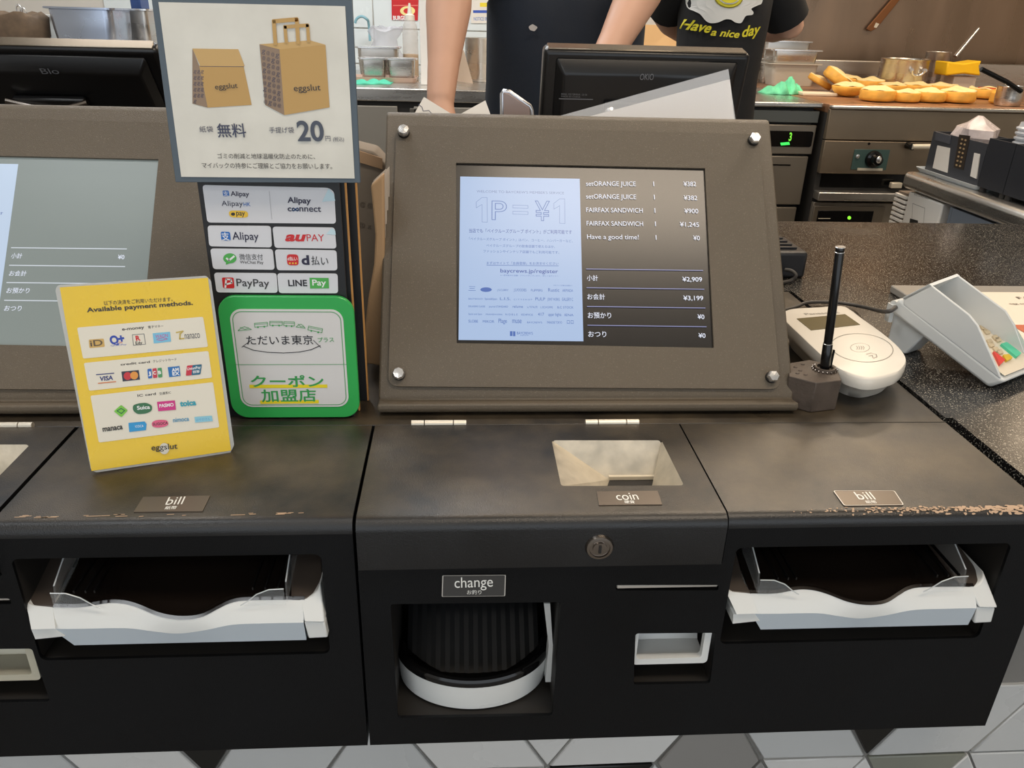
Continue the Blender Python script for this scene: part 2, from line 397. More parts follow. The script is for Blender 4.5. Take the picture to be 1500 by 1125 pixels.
# ------------------------------------------------------------------ cash consoles (coin section left, banknote section right)
X0, X1, XE = .2165, -.0838, .4925       # coin/bill seam, left seam, right end
ZB = -.2455
UX, UZ = Vector((1, 0, 0)), Vector((0, 0, 1))
def arc(cy, cz, r, a0, a1, n=7): return [(cy + r * math.cos(math.radians(a0 + (a1 - a0) * i / n)), cz + r * math.sin(math.radians(a0 + (a1 - a0) * i / n))) for i in range(n + 1)]
def sheet(mb, prof, x0, x1, th, m=None):                  # folded sheet metal: profile (y, z) extruded in x, with thickness
    n = len(prof); inn = []
    for i, p in enumerate(prof):
        a = Vector(prof[max(i - 1, 0)]); b = Vector(prof[min(i + 1, n - 1)]); d = (b - a).normalized(); inn.append((p[0] - d.y * th, p[1] + d.x * th))
    ring = [Vector((x0, p[0], p[1])) for p in prof] + [Vector((x0, p[0], p[1])) for p in reversed(inn)]
    k = len(ring); vs = ring + [v + Vector((x1 - x0, 0, 0)) for v in ring]
    fs = [(i, (i + 1) % k, (i + 1) % k + k, i + k) for i in range(k)]
    for i in range(n - 1): fs.append((i, i + 1, k - 2 - i, k - 1 - i)); fs.append((i + k, i + 1 + k, 2 * k - 2 - i, 2 * k - 1 - i))
    return mb.add(vs, fs, m)
def on_front(pts, dx=0): return [(lambda p: (p.x + dx, p.z))(PY(x, y, YF)) for x, y in pts]
def rr_front(pts, r):
    q = roundpoly([Vector((p[0], 0, p[1])) for p in on_front(pts)], r); return [(p.x, p.z) for p in q]

def console(dx, label, left):
    t = thing('cash_console', label, 'cash register', (.2 + dx, YF + .1, ZB))
    D = Vector((dx, 0, 0))
    def part(name, mb, m=None, par=None, **k):
        for i in range(len(mb.v)): mb.v[i] = mb.v[i] + D
        return obj(name, mb, m, par or t, **k)
    # front panel with its openings
    xe = XE + (.0115 if not left else -.001)
    outer = [(X1 + .001, ZB), (xe, ZB), (xe, -.012), (X0 + .001, -.012), (X0 + .001, -.0465), (X1 + .001, -.0465)]
    h_change = rr_front([(572, 885), (822, 882), (809, 1048), (583, 1052)], .003)
    h_slot = rr_front([(902, 857), (1053, 857), (1052, 865), (902, 865)], .002)
    h_rej = rr_front([(931, 928), (1050, 927), (1040, 1001), (928, 1003)], .003)
    h_bill = rr_front([(1083, 801), (1473, 799), (1449, 936), (1105, 936)], .006)
    h_bill = [(max(min(p[0], .4665), .2265), p[1]) for p in h_bill]
    bx0, bx1 = .2275, .4655; h_bill = rrect(bx0, PY(1270, 936, YF).z - .002, bx1, PY(1270, 799, YF).z, .006)
    mb = MB(); plate(mb, (0, YF + .003, 0), UX, UZ, outer, [h_change, h_slot, h_rej, h_bill], .003)
    part('front_panel', mb, BLACKF, bevel=.0006, seg=1)
    # recess walls behind the openings
    mb = MB()
    for h, dp in ((h_change, .12), (h_slot, .006), (h_rej, .05), (h_bill, .12)):
        xs = [p[0] for p in h]; zs = [p[1] for p in h]; a, b, c, d = min(xs), max(xs), min(zs), max(zs); y0, y1 = YF + .003, YF + dp
        mb.add([(a, y0, c), (b, y0, c), (b, y0, d), (a, y0, d), (a, y1, c), (b, y1, c), (b, y1, d), (a, y1, d)], [(4, 5, 6, 7), (0, 1, 5, 4), (1, 2, 6, 5), (2, 3, 7, 6), (3, 0, 4, 7)])
    part('recess', mb, RECESS, fixn=False)
    mb = MB(); mb.box((X1 + .001, YF + .004, ZB), (X1 + .004, .68, -.05)); mb.box((xe - .003, YF + .004, ZB), (xe, .68, -.02)); mb.box((X1 + .004, YF + .004, ZB), (xe - .003, .68 if left else .68, ZB + .003))
    part('side_panel', mb, BLACKF)
    # banknote section top, folded over the front edge
    prof = [(.680, 0)] + [(y, z) for y, z in arc(YF + .010, -.010, .010, 90, 180)] + [(YF, -.0125)]
    mb = MB(); sheet(mb, prof, X0 + .0012, XE - .001, .003)
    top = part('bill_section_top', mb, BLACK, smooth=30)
    # chipped paint along the front edge
    if not left:
        mb = MB(); rnd = random.Random(5)
        for k in range(290):
            u = rnd.random() ** .55; x = X0 + .055 + u * (XE - X0 - .057); a = math.radians(100 + rnd.gauss(7, 9 + 4 * u)); r = .01012
            if a < math.radians(88) or a > math.radians(150): continue
            y = YF + .010 + r * math.cos(a); z = -.010 + r * math.sin(a); w = rnd.uniform(.0012, .0062) * (.4 + u); hgt = rnd.uniform(.0005, .0018) * (.5 + u * .6)
            tv = Vector((0, -math.sin(a), math.cos(a))) * -1; nrm = Vector((0, math.cos(a), math.sin(a)))
            pts = []
            for j in range(7):
                q = 2 * math.pi * j / 7; rr = rnd.uniform(.55, 1.1); pts.append(Vector((x, y, z)) + UX * math.cos(q) * rr * w * .5 + tv * math.sin(q) * rr * hgt + nrm * .0002)
            mb.add(pts, [tuple(range(7))])
        part('chipped_paint', mb, mat('bare_primer', (186, 158, 132), .8), fixn=False, kind='stuff')
    else:
        mb = MB(); rnd = random.Random(8)
        for k in range(26):
            x = X0 + .012 + rnd.random() ** 1.5 * .22; w = rnd.uniform(.002, .012); y = YF + .011 + rnd.uniform(-.0015, .002)
            mb.add([(x, y, .00025), (x + w, y + .0003, .00025), (x + w, y + .0011, .00025), (x, y + .0008, .00025)], [(0, 1, 2, 3)])
        part('chipped_paint', mb, mat('bare_primer', (186, 158, 132), .8), fixn=False, kind='stuff')
    # hinged coin lid: flat plate with the funnel opening, folded front
    fun = [PZ(*p, .0015) for p in ((808, 645), (969, 645), (1002, 711), (822, 712))]
    fq = [(p.x, p.y) for p in roundpoly(fun, .004)]
    mb = MB(); plate(mb, (0, 0, -.0015), UX, Vector((0, 1, 0)), [(X1 + .002, YF + .008), (X0 - .0012, YF + .008), (X0 - .0012, .6775), (X1 + .002, .6775)], [fq], .003)
    pf = [(YF + .008, .0015)] + [(y, z) for y, z in arc(YF + .006, -.0085, .010, 90, 180)] + [(YF - .004, -.0445)]
    sheet(mb, pf, X1 + .002, X0 - .0012, .003)
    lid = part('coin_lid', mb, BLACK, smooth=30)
    # coin funnel
    F = [p.copy() for p in fun]; zb = -.03
    Bq = [PZ(*p, zb) for p in ((893, 703), (957, 703), (955, 712), (890, 712))]
    mb = MB(); FM = mat('scratched_bare_metal', (196, 188, 172), .38, .55, var=.25, vscale=60, bump=.2, bscale=200)
    mb.add(F + Bq, [(0, 1, 5, 4), (1, 2, 6, 5), (2, 3, 7, 6), (3, 0, 4, 7)])
    fo = part('coin_funnel', mb, FM, fixn=False)
    mb = MB(); c = [p + Vector((0, 0, .0004)) for p in Bq]; mb.add(c, [(0, 1, 2, 3)]); part('coin_slot', mb, RECESS, fo, fixn=False)
    mb = MB(); a = Bq[0]; b = Bq[1]; mb.box((a.x - .001, a.y - .001, zb), (b.x + .001, a.y + .0025, zb + .004)); part('slot_lip', mb, mat('pale_metal', (225, 215, 195), .4, .4), fo)
    # hinges
    HM = mat('hinge_metal', (222, 214, 198), .4, .6)
    for px in (643, 897):
        c = PZ(px, 620, .002).x; hm = MB()
        for a, b in ((-.0265, -.0145), (-.0135, .0135), (.0145, .0265)): hm.cyl((c + a, .680, .002), (c + b, .680, .002), .0032, None, 12)
        part('hinge', hm, HM)
    # key lock
    c = PY(878, 801, YF - .004); mb = MB(); mb.lathe(c + Vector((0, .002, 0)), [(.0118, 0), (.0118, .002), (.0105, .0045), (.0085, .0048), (.0082, .0035), (.0058, .0035), (.0056, .0052), (.001, .0054)], None, 32, (0, -1, 0))
    lk = part('key_lock', mb, mat('aged_chrome', (150, 142, 135), .2, 1), smooth=30)
    mb = MB(); mb.box((c.x - .0011, c.y - .0042, c.z - .0035), (c.x + .0011, c.y - .0022, c.z + .0035)); part('keyhole', mb, RECESS, lk)
    # receipt/card slot rim, coin reject chute
    p = on_front([(902, 861), (1053, 861)]); mb = MB(); mb.box((p[0][0] + .001, YF + .0006, p[0][1] - .0018), (p[1][0] - .001, YF + .004, p[0][1] + .0018)); part('card_slot', mb, mat('slot_steel', (170, 164, 156), .4), bevel=.001)
    mb = MB(); a, b = on_front([(933, 928), (1034, 976)]); wm = WHITEP if not left else mat('cream_metal', (200, 196, 178), .35, .3)
    x0, x1, z0, z1 = a[0], b[0], b[1], a[1]; plate(mb, (0, YF + .010, 0), UX, UZ, rrect(x0, z0, x1 + .002, z1 + .004, .004), [rrect(x0 + (.003), z0 + .0065, x1 - .004, z1 + .002, .003)], .006)
    mb.add([(x0, YF + .03, z0 + .004), (x1, YF + .03, z0 + .004), (x1, YF + .045, z1), (x0, YF + .045, z1)], [(0, 1, 2, 3)]); mb.box((x0, YF + .009, z0 + .003), (x1, YF + .03, z0 + .005))
    part('return_tray', mb, wm, bevel=.0008)
    # change bowl
    zr = -.183; fr = PZ(690, 1006, zr); lf = PZ(580, 957, zr); rg = PZ(806, 952, zr)
    cx = (lf.x + rg.x) / 2; rx = (rg.x - lf.x) / 2; yc = (lf.y + rg.y) / 2 + .012; ry = yc - fr.y; zbm = zr - .029
    n = 36; A = [math.pi + math.pi * i / n for i in range(n + 1)]
    def ringy(k, z): return [Vector((cx + rx * k * math.cos(a), yc + ry * k * math.sin(a), z)) for a in A]
    mb = MB(); mb.loft([ringy(.90, zr + .001), ringy(1.0, zr + .001), ringy(1.0, zr - .001), ringy(.97, zbm), ringy(.90, zbm - .002)], closed=False, cap=False)
    bowl = part('change_bowl', mb, WHITEP, smooth=50)
    mb = MB(); mb.loft([ringy(1.003, zr - .0015), ringy(1.005, zr + .003), ringy(.975, zr + .0055), ringy(.90, zr + .005), ringy(.86, zr - .002), ringy(.55, zr - .016), ringy(.05, zr - .02)], closed=False, cap=False)
    b2 = MB(); part('bowl_rim', mb, GLOSSB, bowl, smooth=60)
    mb = MB(); nn = 14
    x0, x1 = cx - rx * .86, cx + rx * .86
    for i in range(nn):
        a = x0 + (x1 - x0) * i / nn; b = x0 + (x1 - x0) * (i + 1) / nn
        mb.add([(a, yc - .022, zr - .018), ((a + b) / 2, yc - .022, zr - .0172), (b, yc - .022, zr - .018), (b, YF + .115, zr + .045), ((a + b) / 2, YF + .115, zr + .0458), (a, YF + .115, zr + .045)], [(0, 1, 4, 5), (1, 2, 3, 4)])
    part('ribbed_slide', mb, mat('satin_black', (7, 8, 10), .45, spec=.3), bowl)
    mb = MB(); q = [PY(*p, YF + .03) for p in ((800, 884), (809, 884), (813, 945), (811, 999), (802, 999), (807, 945))]; mb.prism([Vector((p.x - .002, p.y, p.z)) for p in q], (0, .012, 0)); part('side_rail', mb, WHITEP, bowl)
    # banknote unit (traced on the left console, shifted to the right one)
    sh = Vector((.5753, 0, 0)) ; y0 = YF - .007
    C = [PY(x, y, y0) + sh for x, y in spline2([(84, 921), (120, 921), (190, 920), (225, 924), (265, 928), (305, 923), (345, 915), (395, 913), (447, 912)])]
    zc = C[0].z; n45 = Vector((0, -1, 1.0)).normalized()
    Bt = [PN(x, y, n45, Vector((0, y0, -.0905))) + sh for x, y in spline2([(80, 889), (120, 889), (158, 883), (182, 884), (203, 890), (232, 902), (262, 907), (292, 904), (318, 891), (335, 883), (360, 879), (441, 878)])]
    def resamp(P, n):
        L = [0]
        for a, b in zip(P[:-1], P[1:]): L.append(L[-1] + abs(b.x - a.x))
        out = []
        for i in range(n + 1):
            d = L[-1] * i / n; j = 0
            while j < len(L) - 2 and L[j + 1] < d: j += 1
            f = (d - L[j]) / max(L[j + 1] - L[j], 1e-9); out.append(P[j].lerp(P[j + 1], f))
        return out
    nX = 60; C = resamp(C, nX); Bt = resamp(Bt, nX)
    xl = min(C[0].x, Bt[0].x); xr = C[-1].x
    for a in (C, Bt):
        a0, a1 = a[0].x, a[-1].x
        for p in a: p.x = xl + (xr - xl) * (p.x - a0) / (a1 - a0)
    Db = [Vector((p.x, y0 + .003, -.1155)) for p in C]
    for i, p in enumerate(Db): p.x = max(p.x, xl + .0125)
    mb = MB(); mb.loft([[p + Vector((0, .03, 0)) for p in Bt], Bt], closed=False, cap=False); mb.loft([Bt, [b.lerp(c, .5) + Vector((0, -.0008, .0008)) for b, c in zip(Bt, C)], C], WHITEP, closed=False, cap=False)
    mb.mats = [WHITEP]; mb.m = [0] * len(mb.f)
    unit = part('banknote_unit', mb, WHITEP, smooth=35)
    mb = MB(); mb.loft([C, Db, [p + Vector((0, .06, 0)) for p in Db]], closed=False, cap=False); part('lower_fascia', mb, GREYP, unit, smooth=30)
    PB = Vector((0, y0, -.0905))
    for up_, low_, cov_ in (([(38, 869), (39.5, 879), (44, 884), (52, 887.5), (79.5, 889.5), (83.5, 921), (48, 922)], [(48, 922), (83.5, 921), (89, 926), (97, 932), (54, 936.5)], [(43.5, 815), (113, 813), (83, 872), (82, 889), (52, 887), (44, 883), (39.5, 878.5), (38, 866)]),
                        ([(441.5, 878.5), (451, 877), (460, 872.5), (467, 865), (471, 854), (478, 912), (447.5, 911.5)], [(447.5, 911.5), (478, 912), (482.5, 934), (454, 935.5)], [(429, 803), (473, 803), (473.5, 846), (470, 857), (466, 865), (459, 872), (450, 876.5), (441, 878), (428.5, 878)])):
        e = MB(); q = [PN(*a_, n45, PB) + sh for a_ in up_]; e.prism(q, (0, .05, 0)); q = [PY(*a_, y0) + sh for a_ in low_]; e.prism(q, (0, .06, 0)); cap_ = part('end_cap', e, WHITEP, unit, bevel=.0012)
        tz_ = (PN(*up_[4 if up_[0][0] < 100 else 0], n45, PB)).z; e = MB(); nz = Vector((0, -.28, 1)).normalized(); pz = PN(*up_[4 if up_[0][0] < 100 else 0], n45, PB) + Vector((0, 0, .0006)); q = [PN(*a_, nz, pz) + sh for a_ in cov_]; e.prism(q, (0, 0, -.004)); part('end_cover', e, mat('brown_black_plastic', (70, 62, 56), .35), unit, bevel=.0008)
    # black tray with its wavy front edge
    mb = MB(); rows = []
    for off, dz in ((-.0006, .0002), (.002, .0016), (.0035, .0006), (.010, -.002), (.03, -.003), (.06, .000), (.10, .006)):
        rows.append([Vector((b.x, b.y + off + (0 if off < .01 else (YF + .02 - b.y) * min(1, off / .06)), b.z + dz + (0 if off < .01 else (-.066 - b.z) * min(1, off / .05)))) for b in Bt])
    mb.loft(rows, closed=False, cap=False); tr = part('note_tray', mb, mat('tray_gloss', (24, 19, 16), .14), unit, smooth=50)
    for fx in (.10, .145, .18, .80, .85, .90):
        x = xl + (xr - xl) * fx; part('tray_rib', MB().box((x, YF + .0, -.0655), (x + .0012, YF + .07, -.0628)), GLOSSB, tr)
    # clear side guards
    for x, sgn in ((xl + .004, 1), (xr - .014, -1)):
        g = MB(); g.prism([(x, y0 + .006, -.0775), (x, y0 + .010, -.0600), (x, YF + .055, -.034), (x, YF + .055, -.064)], (.0016, 0, 0))
        w = .036; prof = [(0, 0), (0, .016), (.012, .0155), (.022, .011), (.030, .004), (w, 0)]
        g.prism([Vector((x + sgn * a, y0 + .0035, -.0785 + b)) for a, b in prof], (0, .0014, 0))
        part('clear_guard', g, GLASS, unit, bevel=.0003, seg=1)
        e = MB(); path = [Vector((x + sgn * a, y0 + .004, -.0785 + b)) for a, b in prof[1:]]; e.tube(path, .0005, None, 6); e.tube([(x + .0008, y0 + .010, -.0600), (x + .0008, YF + .055, -.034)], .0006, None, 6)
        part('guard_edge', e, mat('acrylic_edge', (215, 220, 222), .15, alpha=.75), unit)
    return t, top, lid
def spline2(pts):
    return [(p.x, p.y) for p in spline([Vector((x, y, 0)) for x, y in pts], 5)]
con_r, top_r, lid_r = console(0, 'black metal cash console under the large lit screen, with change bowl and right banknote slot', False)
con_l, top_l, lid_l = console(-.5765, 'black metal cash console at the left behind the yellow sign, with left banknote slot', True)
# engraved label plates
PLT = mat('label_plate', (74, 74, 74), .3, .3); PLR = mat('label_plate_brown', (108, 98, 88), .3, .5); WH = ink((235, 235, 230)); RIM = mat('label_rim', (185, 182, 176), .35)
UP = Vector((0, 0, 1)); FR = Vector((0, -1, 0))
def lab(par, n, p0, pts, base, rim=None, texts=(), r=.0):
    p = Print(n, p0, lift=.0006)
    q = [p.P(*a) for a in pts]; q = roundpoly(q, r) if r else q
    mb = MB(); mb.prism([a for a in q], Vector(n) * .0008); o = obj('label_plate', mb, base, par)
    p.off = Vector(n) * .0004
    if rim: p.ring(pts, .0007, rim, r)
    for t in texts: p.text(*t[:6], WH, **(t[6] if len(t) > 6 else {}))
    p.done(o, 'lettering'); return o
lab(con_r, FR, (0, YF, 0), [(648, 842), (741, 841), (740, 872), (647, 873)], PLT, RIM, [('change', 666, 860, 722, 858, 15), ('お釣り', 684, 869, 705, 869, 6)], .001)
lab(con_r, UP, (0, 0, .0015), [(874, 721), (963, 720), (970, 740), (877, 741)], PLR, None, [('coin', 904, 734, 936, 733, 10), ('硬貨', 915, 738.5, 930, 738.5, 4, dict(bold=.02))])
lab(con_r, UP, (0, 0, 0), [(1220, 720), (1310, 720), (1324, 741), (1236, 742)], PLR, mat('pale_rim', (225, 220, 210), .3), [('bill', 1258, 733, 1283, 733, 11), ('紙幣', 1269, 738.5, 1285, 738.5, 4, dict(bold=.02))], .002)
lab(con_l, UP, (0, 0, 0), [(210, 729), (308, 727), (297, 750), (196, 751)], PLR, None, [('bill', 242, 741, 267, 740, 11), ('紙幣', 241, 747.5, 258, 747, 4.5, dict(bold=.02))])

# ------------------------------------------------------------------ customer displays
FN = Vector((0, -.8095, .5871)); FP = Vector((0, .7042, 0))
LCDQ = [(668, 241), (1031, 249), (1044, 511), (669, 504)]
def fp(x, y, off=0): return PN(x, y, FN, FP) + FN * off
def display(dx, label):
    D = Vector((dx, 0, 0)); t = thing('customer_display', label, 'screen', (.13 + dx, .80, 0))
    def part(name, mb, m=None, par=None, **k):
        for i in range(len(mb.v)): mb.v[i] = mb.v[i] + D
        return obj(name, mb, m, par or t, **k)
    a = fp(568, 165); b = fp(1125, 178); c = fp(1155, 576); zt = (a.z + b.z) / 2; yt = .7042 + zt * .7252
    zf = c.z; yf = .7042 + zf * .7252
    prof = [(yf + .02, .0015), (.712, .0015)] + [(.7065 + .0085 * math.cos(math.radians(q)), .0095 + .008 * math.sin(math.radians(q))) for q in (250, 225, 200)] + [(.6995, .013), (yf - .0012, zf - .006), (yf, zf), (yt - .002, zt - .003), (yt + .002, zt), (yt + .006, zt + .0005), (yt + .022, zt - .006), (.93, .06), (.93, .0015)]
    x0, x1 = -.0785, .343
    k = len(prof); lo = [Vector((-.0815, y, z)) if z < .1 else Vector((x0, y, z)) for y, z in prof]; hi = [Vector((.3445, y, z)) if z < .1 else Vector((x1 + .0005, y, z)) for y, z in prof]
    mb = MB(); mb.add(lo + hi, [tuple(range(k)), tuple(range(2 * k - 1, k - 1, -1))] + [(i, (i + 1) % k, (i + 1) % k + k, i + k) for i in range(k)])
    part('housing', mb, BROWNBLK, bevel=.002)
    # bezel plate with LCD opening
    vu = Vector((0, FN.z, -FN.y)).normalized()
    def uv(p): d = p - FP; return (d.x, d.dot(vu))
    q = [fp(*p) for p in ((581, 186), (1109, 200), (1141, 571), (569, 567))]; q = roundpoly(q, .011); hole = [uv(fp(*p)) for p in LCDQ]
    mb = MB(); plate(mb, FP + FN * .0006, UX, vu, [uv(p) for p in q], [hole], .0036)
    part('bezel_plate', mb, BROWNBLK, bevel=.0008)
    for p in ((592, 200), (1101, 211), (1127, 556), (585, 552)):
        c = fp(p[0], p[1] - 2, .0125); mb = MB(); base = c - FN * .0085
        mb.cyl(base - FN * .0005, base + FN * .0035, .0062, RECESS, 16); mb.lathe(base + FN * .0035, [(.0048, 0), (.0062, .0006), (.0062, .0045), (.0052, .006), (.001, .0062)], CHROME, 6 if p[0] > 600 else 8, FN)
        part('bolt', mb, None)
    return t, part
def screen(par, part, q, page, dark, dxv):
    n, p0 = FN, FP + FN * .0012
    mb = MB(); s = [fp(*p, .0012) for p in q]; mb.add(s, [(0, 1, 2, 3)]); return part('screen', mb, dark)
disp, dpart = display(0, 'angled dark customer display in the middle whose lit screen lists the order')
DARKS = mat('lcd_dark', (16, 14, 14), .24, emit=.4, spec=.6)
sc = screen(disp, dpart, LCDQ, None, DARKS, 0)
pr = Print(FN, FP + FN * .0012, 640, 220, 3.571, lift=.0002, step=.000012)
PG = glow((176, 200, 236), .85); BL = glow((70, 110, 190), .8); BD = glow((50, 84, 170), .8); LT = glow((235, 240, 255), .9); RL = glow((140, 145, 190), .8); GREYB = glow((120, 140, 190), .8)
pr.poly([(122, 138), (747, 150), (766, 1000), (113, 993)], PG)
pr.text("WELCOME TO BAYCREW'S MEMBER'S SERVICE", 208, 222, 665, 231, 13, GREYB)
OG = glow((110, 136, 200), .8)
for dx_ in (0, 406):
    q = [(205 + dx_, 272), (236 + dx_, 248), (262 + dx_, 248), (264 + dx_, 377), (236 + dx_, 376), (236 + dx_, 284), (206 + dx_, 302)]; q = [(a, b + (7 if dx_ else 0)) for a, b in q]; pr.line(q + q[:1], .0004, OG)
pr.text('P', 286, 364, 366, 366, 100, OG, outline=.012); pr.text('¥', 512, 368, 592, 370, 104, OG, outline=.012)
for yy in (288, 320): pr.line([(397, yy), (476, yy + 2), (476, yy + 17), (397, yy + 15), (397, yy)], .0004, OG)
pr.text('当店でも「ベイクルーズグループ ポイント」がご利用可能です', 168, 430, 706, 438, 20, BD, bold=.01)
pr.text('「ベイクルーズグループ ポイント」はパン、コーヒー、ハンバーガーなど、', 168, 470, 710, 482, 14, BL)
pr.text('ベイクルーズグループの飲食店舗で使えるほか、', 258, 505, 618, 512, 14, BL)
pr.text('ファッションやインテリア店舗でもご利用可能です。', 243, 535, 640, 542, 14, BL)
pr.text('まずはサイトで「会員登録」をお済ませください', 260, 597, 636, 600, 14, BL)
pr.line([(260, 602), (636, 606)], .0005, BL)
pr.text('baycrews.jp/register', 332, 640, 634, 644, 20, BD, bold=.012)
pr.text('※一部対象外の店舗・ブランドがございます。 詳しくはサイトへ', 332, 658, 636, 662, 7, BL)
pr.text('※ポイント対象外店舗あり', 610, 710, 708, 712, 6, BL)
rows = [(735, [('三', 165, 203, 22), ('baycrew', 228, 288, 0), ('J.S.CURRY', 315, 374, 10), ('J.S.FOODIES', 402, 468, 14), ('FLIPPERS', 492, 552, 12), ('Rustic', 582, 640, 18), ('ARMADA', 656, 712, 14)]),
        (782, [('BEAUTY&YOUTH', 165, 240, 8), ('Spick&Span', 250, 315, 10), ('L.I.S.', 330, 385, 14), ('C I T Y S H O P', 402, 498, 7), ('PULP', 515, 566, 16), ('JOINT WORKS', 578, 642, 14), ('GALLERY C', 654, 712, 16)]),
        (822, [('DEUXIEME CLASSE', 165, 252, 9), ('journal STANDARD', 272, 372, 10), ('relume', 396, 450, 14), ('La TOTALITE', 472, 526, 10), ('L ECHOPPE', 542, 606, 10), ('B.C STOCK', 630, 714, 11)]),
        (862, [('Spick and Span', 165, 236, 9), ('FRAMEWORK', 256, 344, 7), ('N O B L E', 358, 422, 9), ('EDIFICE', 442, 502, 9), ('417', 528, 560, 16), ('upper hights', 582, 650, 16), ('IENA', 668, 714, 12)]),
        (902, [('SLOBE', 165, 215, 14), ('MIKOR', 240, 300, 13), ('Plage', 322, 366, 22), ('muse', 394, 442, 18), ("BAYCREW'S", 472, 550, 9), ('PARADISE TOKYO', 576, 654, 12), ('ロロ', 680, 714, 18)])]
for y, its in rows:
    for s, a, b, h in its:
        k = (a - 165) * .013
        if s == 'baycrew': pr.ell(257, 730, 30, 12, BL); continue
        pr.text(s, a, y + k, b, y + k + .8, h, BL)
pr.poly([(382, 948), (395, 948), (395, 973), (382, 973)], BL); pr.poly([(398, 948), (410, 949), (410, 974), (398, 974)], BL)
pr.text("BAYCREW'S", 418, 964, 501, 966, 14, BL); pr.text('GROUP', 436, 972, 480, 972, 4, BL)
for t, x0, y0, x1, y1 in [('setORANGE JUICE', 780, 188, 1040, 190), ('1', 1132, 190, 1136, 190), ('¥382', 1290, 190, 1355, 190), ('setORANGE JUICE', 780, 255, 1042, 258), ('1', 1135, 259, 1139, 259), ('¥382', 1291, 262, 1361, 263),
                          ('FAIRFAX SANDWICH', 781, 326, 1076, 329), ('1', 1138, 329, 1142, 329), ('¥900', 1294, 331, 1366, 332), ('FAIRFAX SANDWICH', 783, 396, 1078, 399), ('1', 1141, 399, 1145, 399), ('¥1,245', 1270, 401, 1370, 403),
                          ('Have a good time!', 785, 466, 1055, 468), ('1', 1144, 470, 1148, 470), ('¥0', 1340, 472, 1374, 473)]: pr.text(t, x0, y0, x1, y1, 24, LT)
for y, t, v, w in ((680, '小計', '¥2,909', 1283), (778, 'お会計', '¥3,199', 1288), (876, 'お預かり', '¥0', 1362), (974, 'おつり', '¥0', 1367)):
    k = (y - 680) * .06; wdt = {'小計': 58, 'お会計': 92, 'お預かり': 122, 'おつり': 94}[t]
    pr.line([(781 + k * .4, y - 57), (1390 + k, y - 49)], .0009, RL); pr.text(t, 784 + k * .4, y + 2, 784 + k * .4 + wdt, y + 3, 28, LT, bold=.012)
    pr.text(v, w, y + 8, 1386 + k, y + 9, 24, LT, bold=.012)
pr.done(sc, 'screen_page')
# screen of the left display
disp2, dpart2 = display(-.5765, 'angled dark customer display at the left edge with a grey empty order screen')
GSC = mat('lcd_grey', (112, 120, 118), .3, emit=.5)
mb = MB(); s = [fp(*p, .0012) for p in LCDQ]; mb.add(s, [(0, 1, 2, 3)]); sc2 = dpart2('screen', mb, GSC)
pr = Print(FN, FP + FN * .0012, 0, 200, 4.15, lift=.0002, step=.000012)
pr.poly([(-900, 150), (112, 168), (-5, 1030), (-1080, 1012)], glow((196, 214, 236), .9)); 
for y, t, x, w in ((738, '小計', 66, 66), (845, 'お会計', 54, 104), (950, 'お預かり', 38, 138), (1058, 'おつり', 24, 104)):
    sx = x + 4; pr.line([(sx, y - 62), (770 - (y - 738) * .1, y - 54)], .0010, glow((225, 232, 240), .8)); pr.text(t, x, y, x + w, y + 1, 30, LT, bold=.01, shear=.15)
pr.text('¥0', 716, 745, 756, 746, 26, LT, bold=.015)
pr.text('す', -2, 475, 18, 476, 16, BD)
pr.done(sc2, 'screen_page')
# ================================================================== signs between the displays
def slab(name, n, p0, pts, th, m, parent=None, r=0, back=True, bevel=0, **k):      # rectangular card of thickness th behind a plane
    n = Vector(n).normalized(); n = n if n.dot(CAM - Vector(p0)) > 0 else -n
    q = [PN(*p, n, Vector(p0)) for p in pts]; q = roundpoly(q, r) if r else q
    return obj(name, MB().prism(q, -n * th), m, parent, bevel=bevel, seg=1, **k)
INKD = ink((58, 62, 88)); INKK = ink((40, 40, 46)); KRA = ink((196, 158, 98), .6); KRS = ink((150, 128, 108), .6); KRD = ink((90, 84, 96), .6); KRL = ink((206, 170, 112), .6)
YP = .688
t = thing('bag_notice', 'tall cream notice showing two brown paper bags in a grey frame, above the payment stickers', 'sign', (-.16, YP, .228), None)
slab('backing', (0, -1, 0), (0, YP, 0), [(221, -8), (516, -3), (528, 268), (257, 267)], .003, mat('slate_frame', (82, 94, 104), .45, var=.1), t, bevel=.0004)
AGED = mat('aged_cream_paper', (228, 225, 214), .45, var=-.10, vscale=25, wear=(196, 190, 176), wscale=60, wthr=.70)
pg = slab('paper_sheet', (0, -1, 0), (0, YP - .0008, 0), [(232, 3), (505.5, 9), (519.5, 261.5), (265.5, 259)], .0006, AGED, t)
p = Print((0, -1, 0), (0, YP - .0008, 0), 220, 0, 4.166)
p.poly([(258, 297), (300, 402), (352, 657), (258, 632)], KRS); p.poly([(300, 400), (570, 402), (620, 640), (352, 657)], KRA)
p.poly([(258, 296), (538, 300), (577, 402), (572, 405), (306, 402)], KRL); p.line([(306, 405), (572, 407)], .0004, KRD)
for i in range(16): p.text('g', 266 + (i % 3) * 22, 440 + (i // 3) * 36, 282 + (i % 3) * 22, 446 + (i // 3) * 36, 16, KRD)
p.poly([(668, 270), (790, 302), (820, 702), (702, 640)], KRS); p.poly([(790, 300), (1070, 274), (1095, 655), (820, 702)], KRA); p.poly([(668, 270), (830, 258), (975, 246), (1070, 273), (790, 301)], KRL)
for i in range(36): a = i % 4; b = i // 4; p.text('@' if i % 3 else 'g', 682 + a * 28 + b * 1.5, 320 + b * 38 + a * 8, 702 + a * 28 + b * 1.5, 326 + b * 38 + a * 8, 20, KRD)
p.line([(766, 268), (756, 130), (896, 118), (905, 262)], .0030, KRA); p.line([(832, 256), (824, 164), (962, 154), (968, 252)], .0026, KRA)
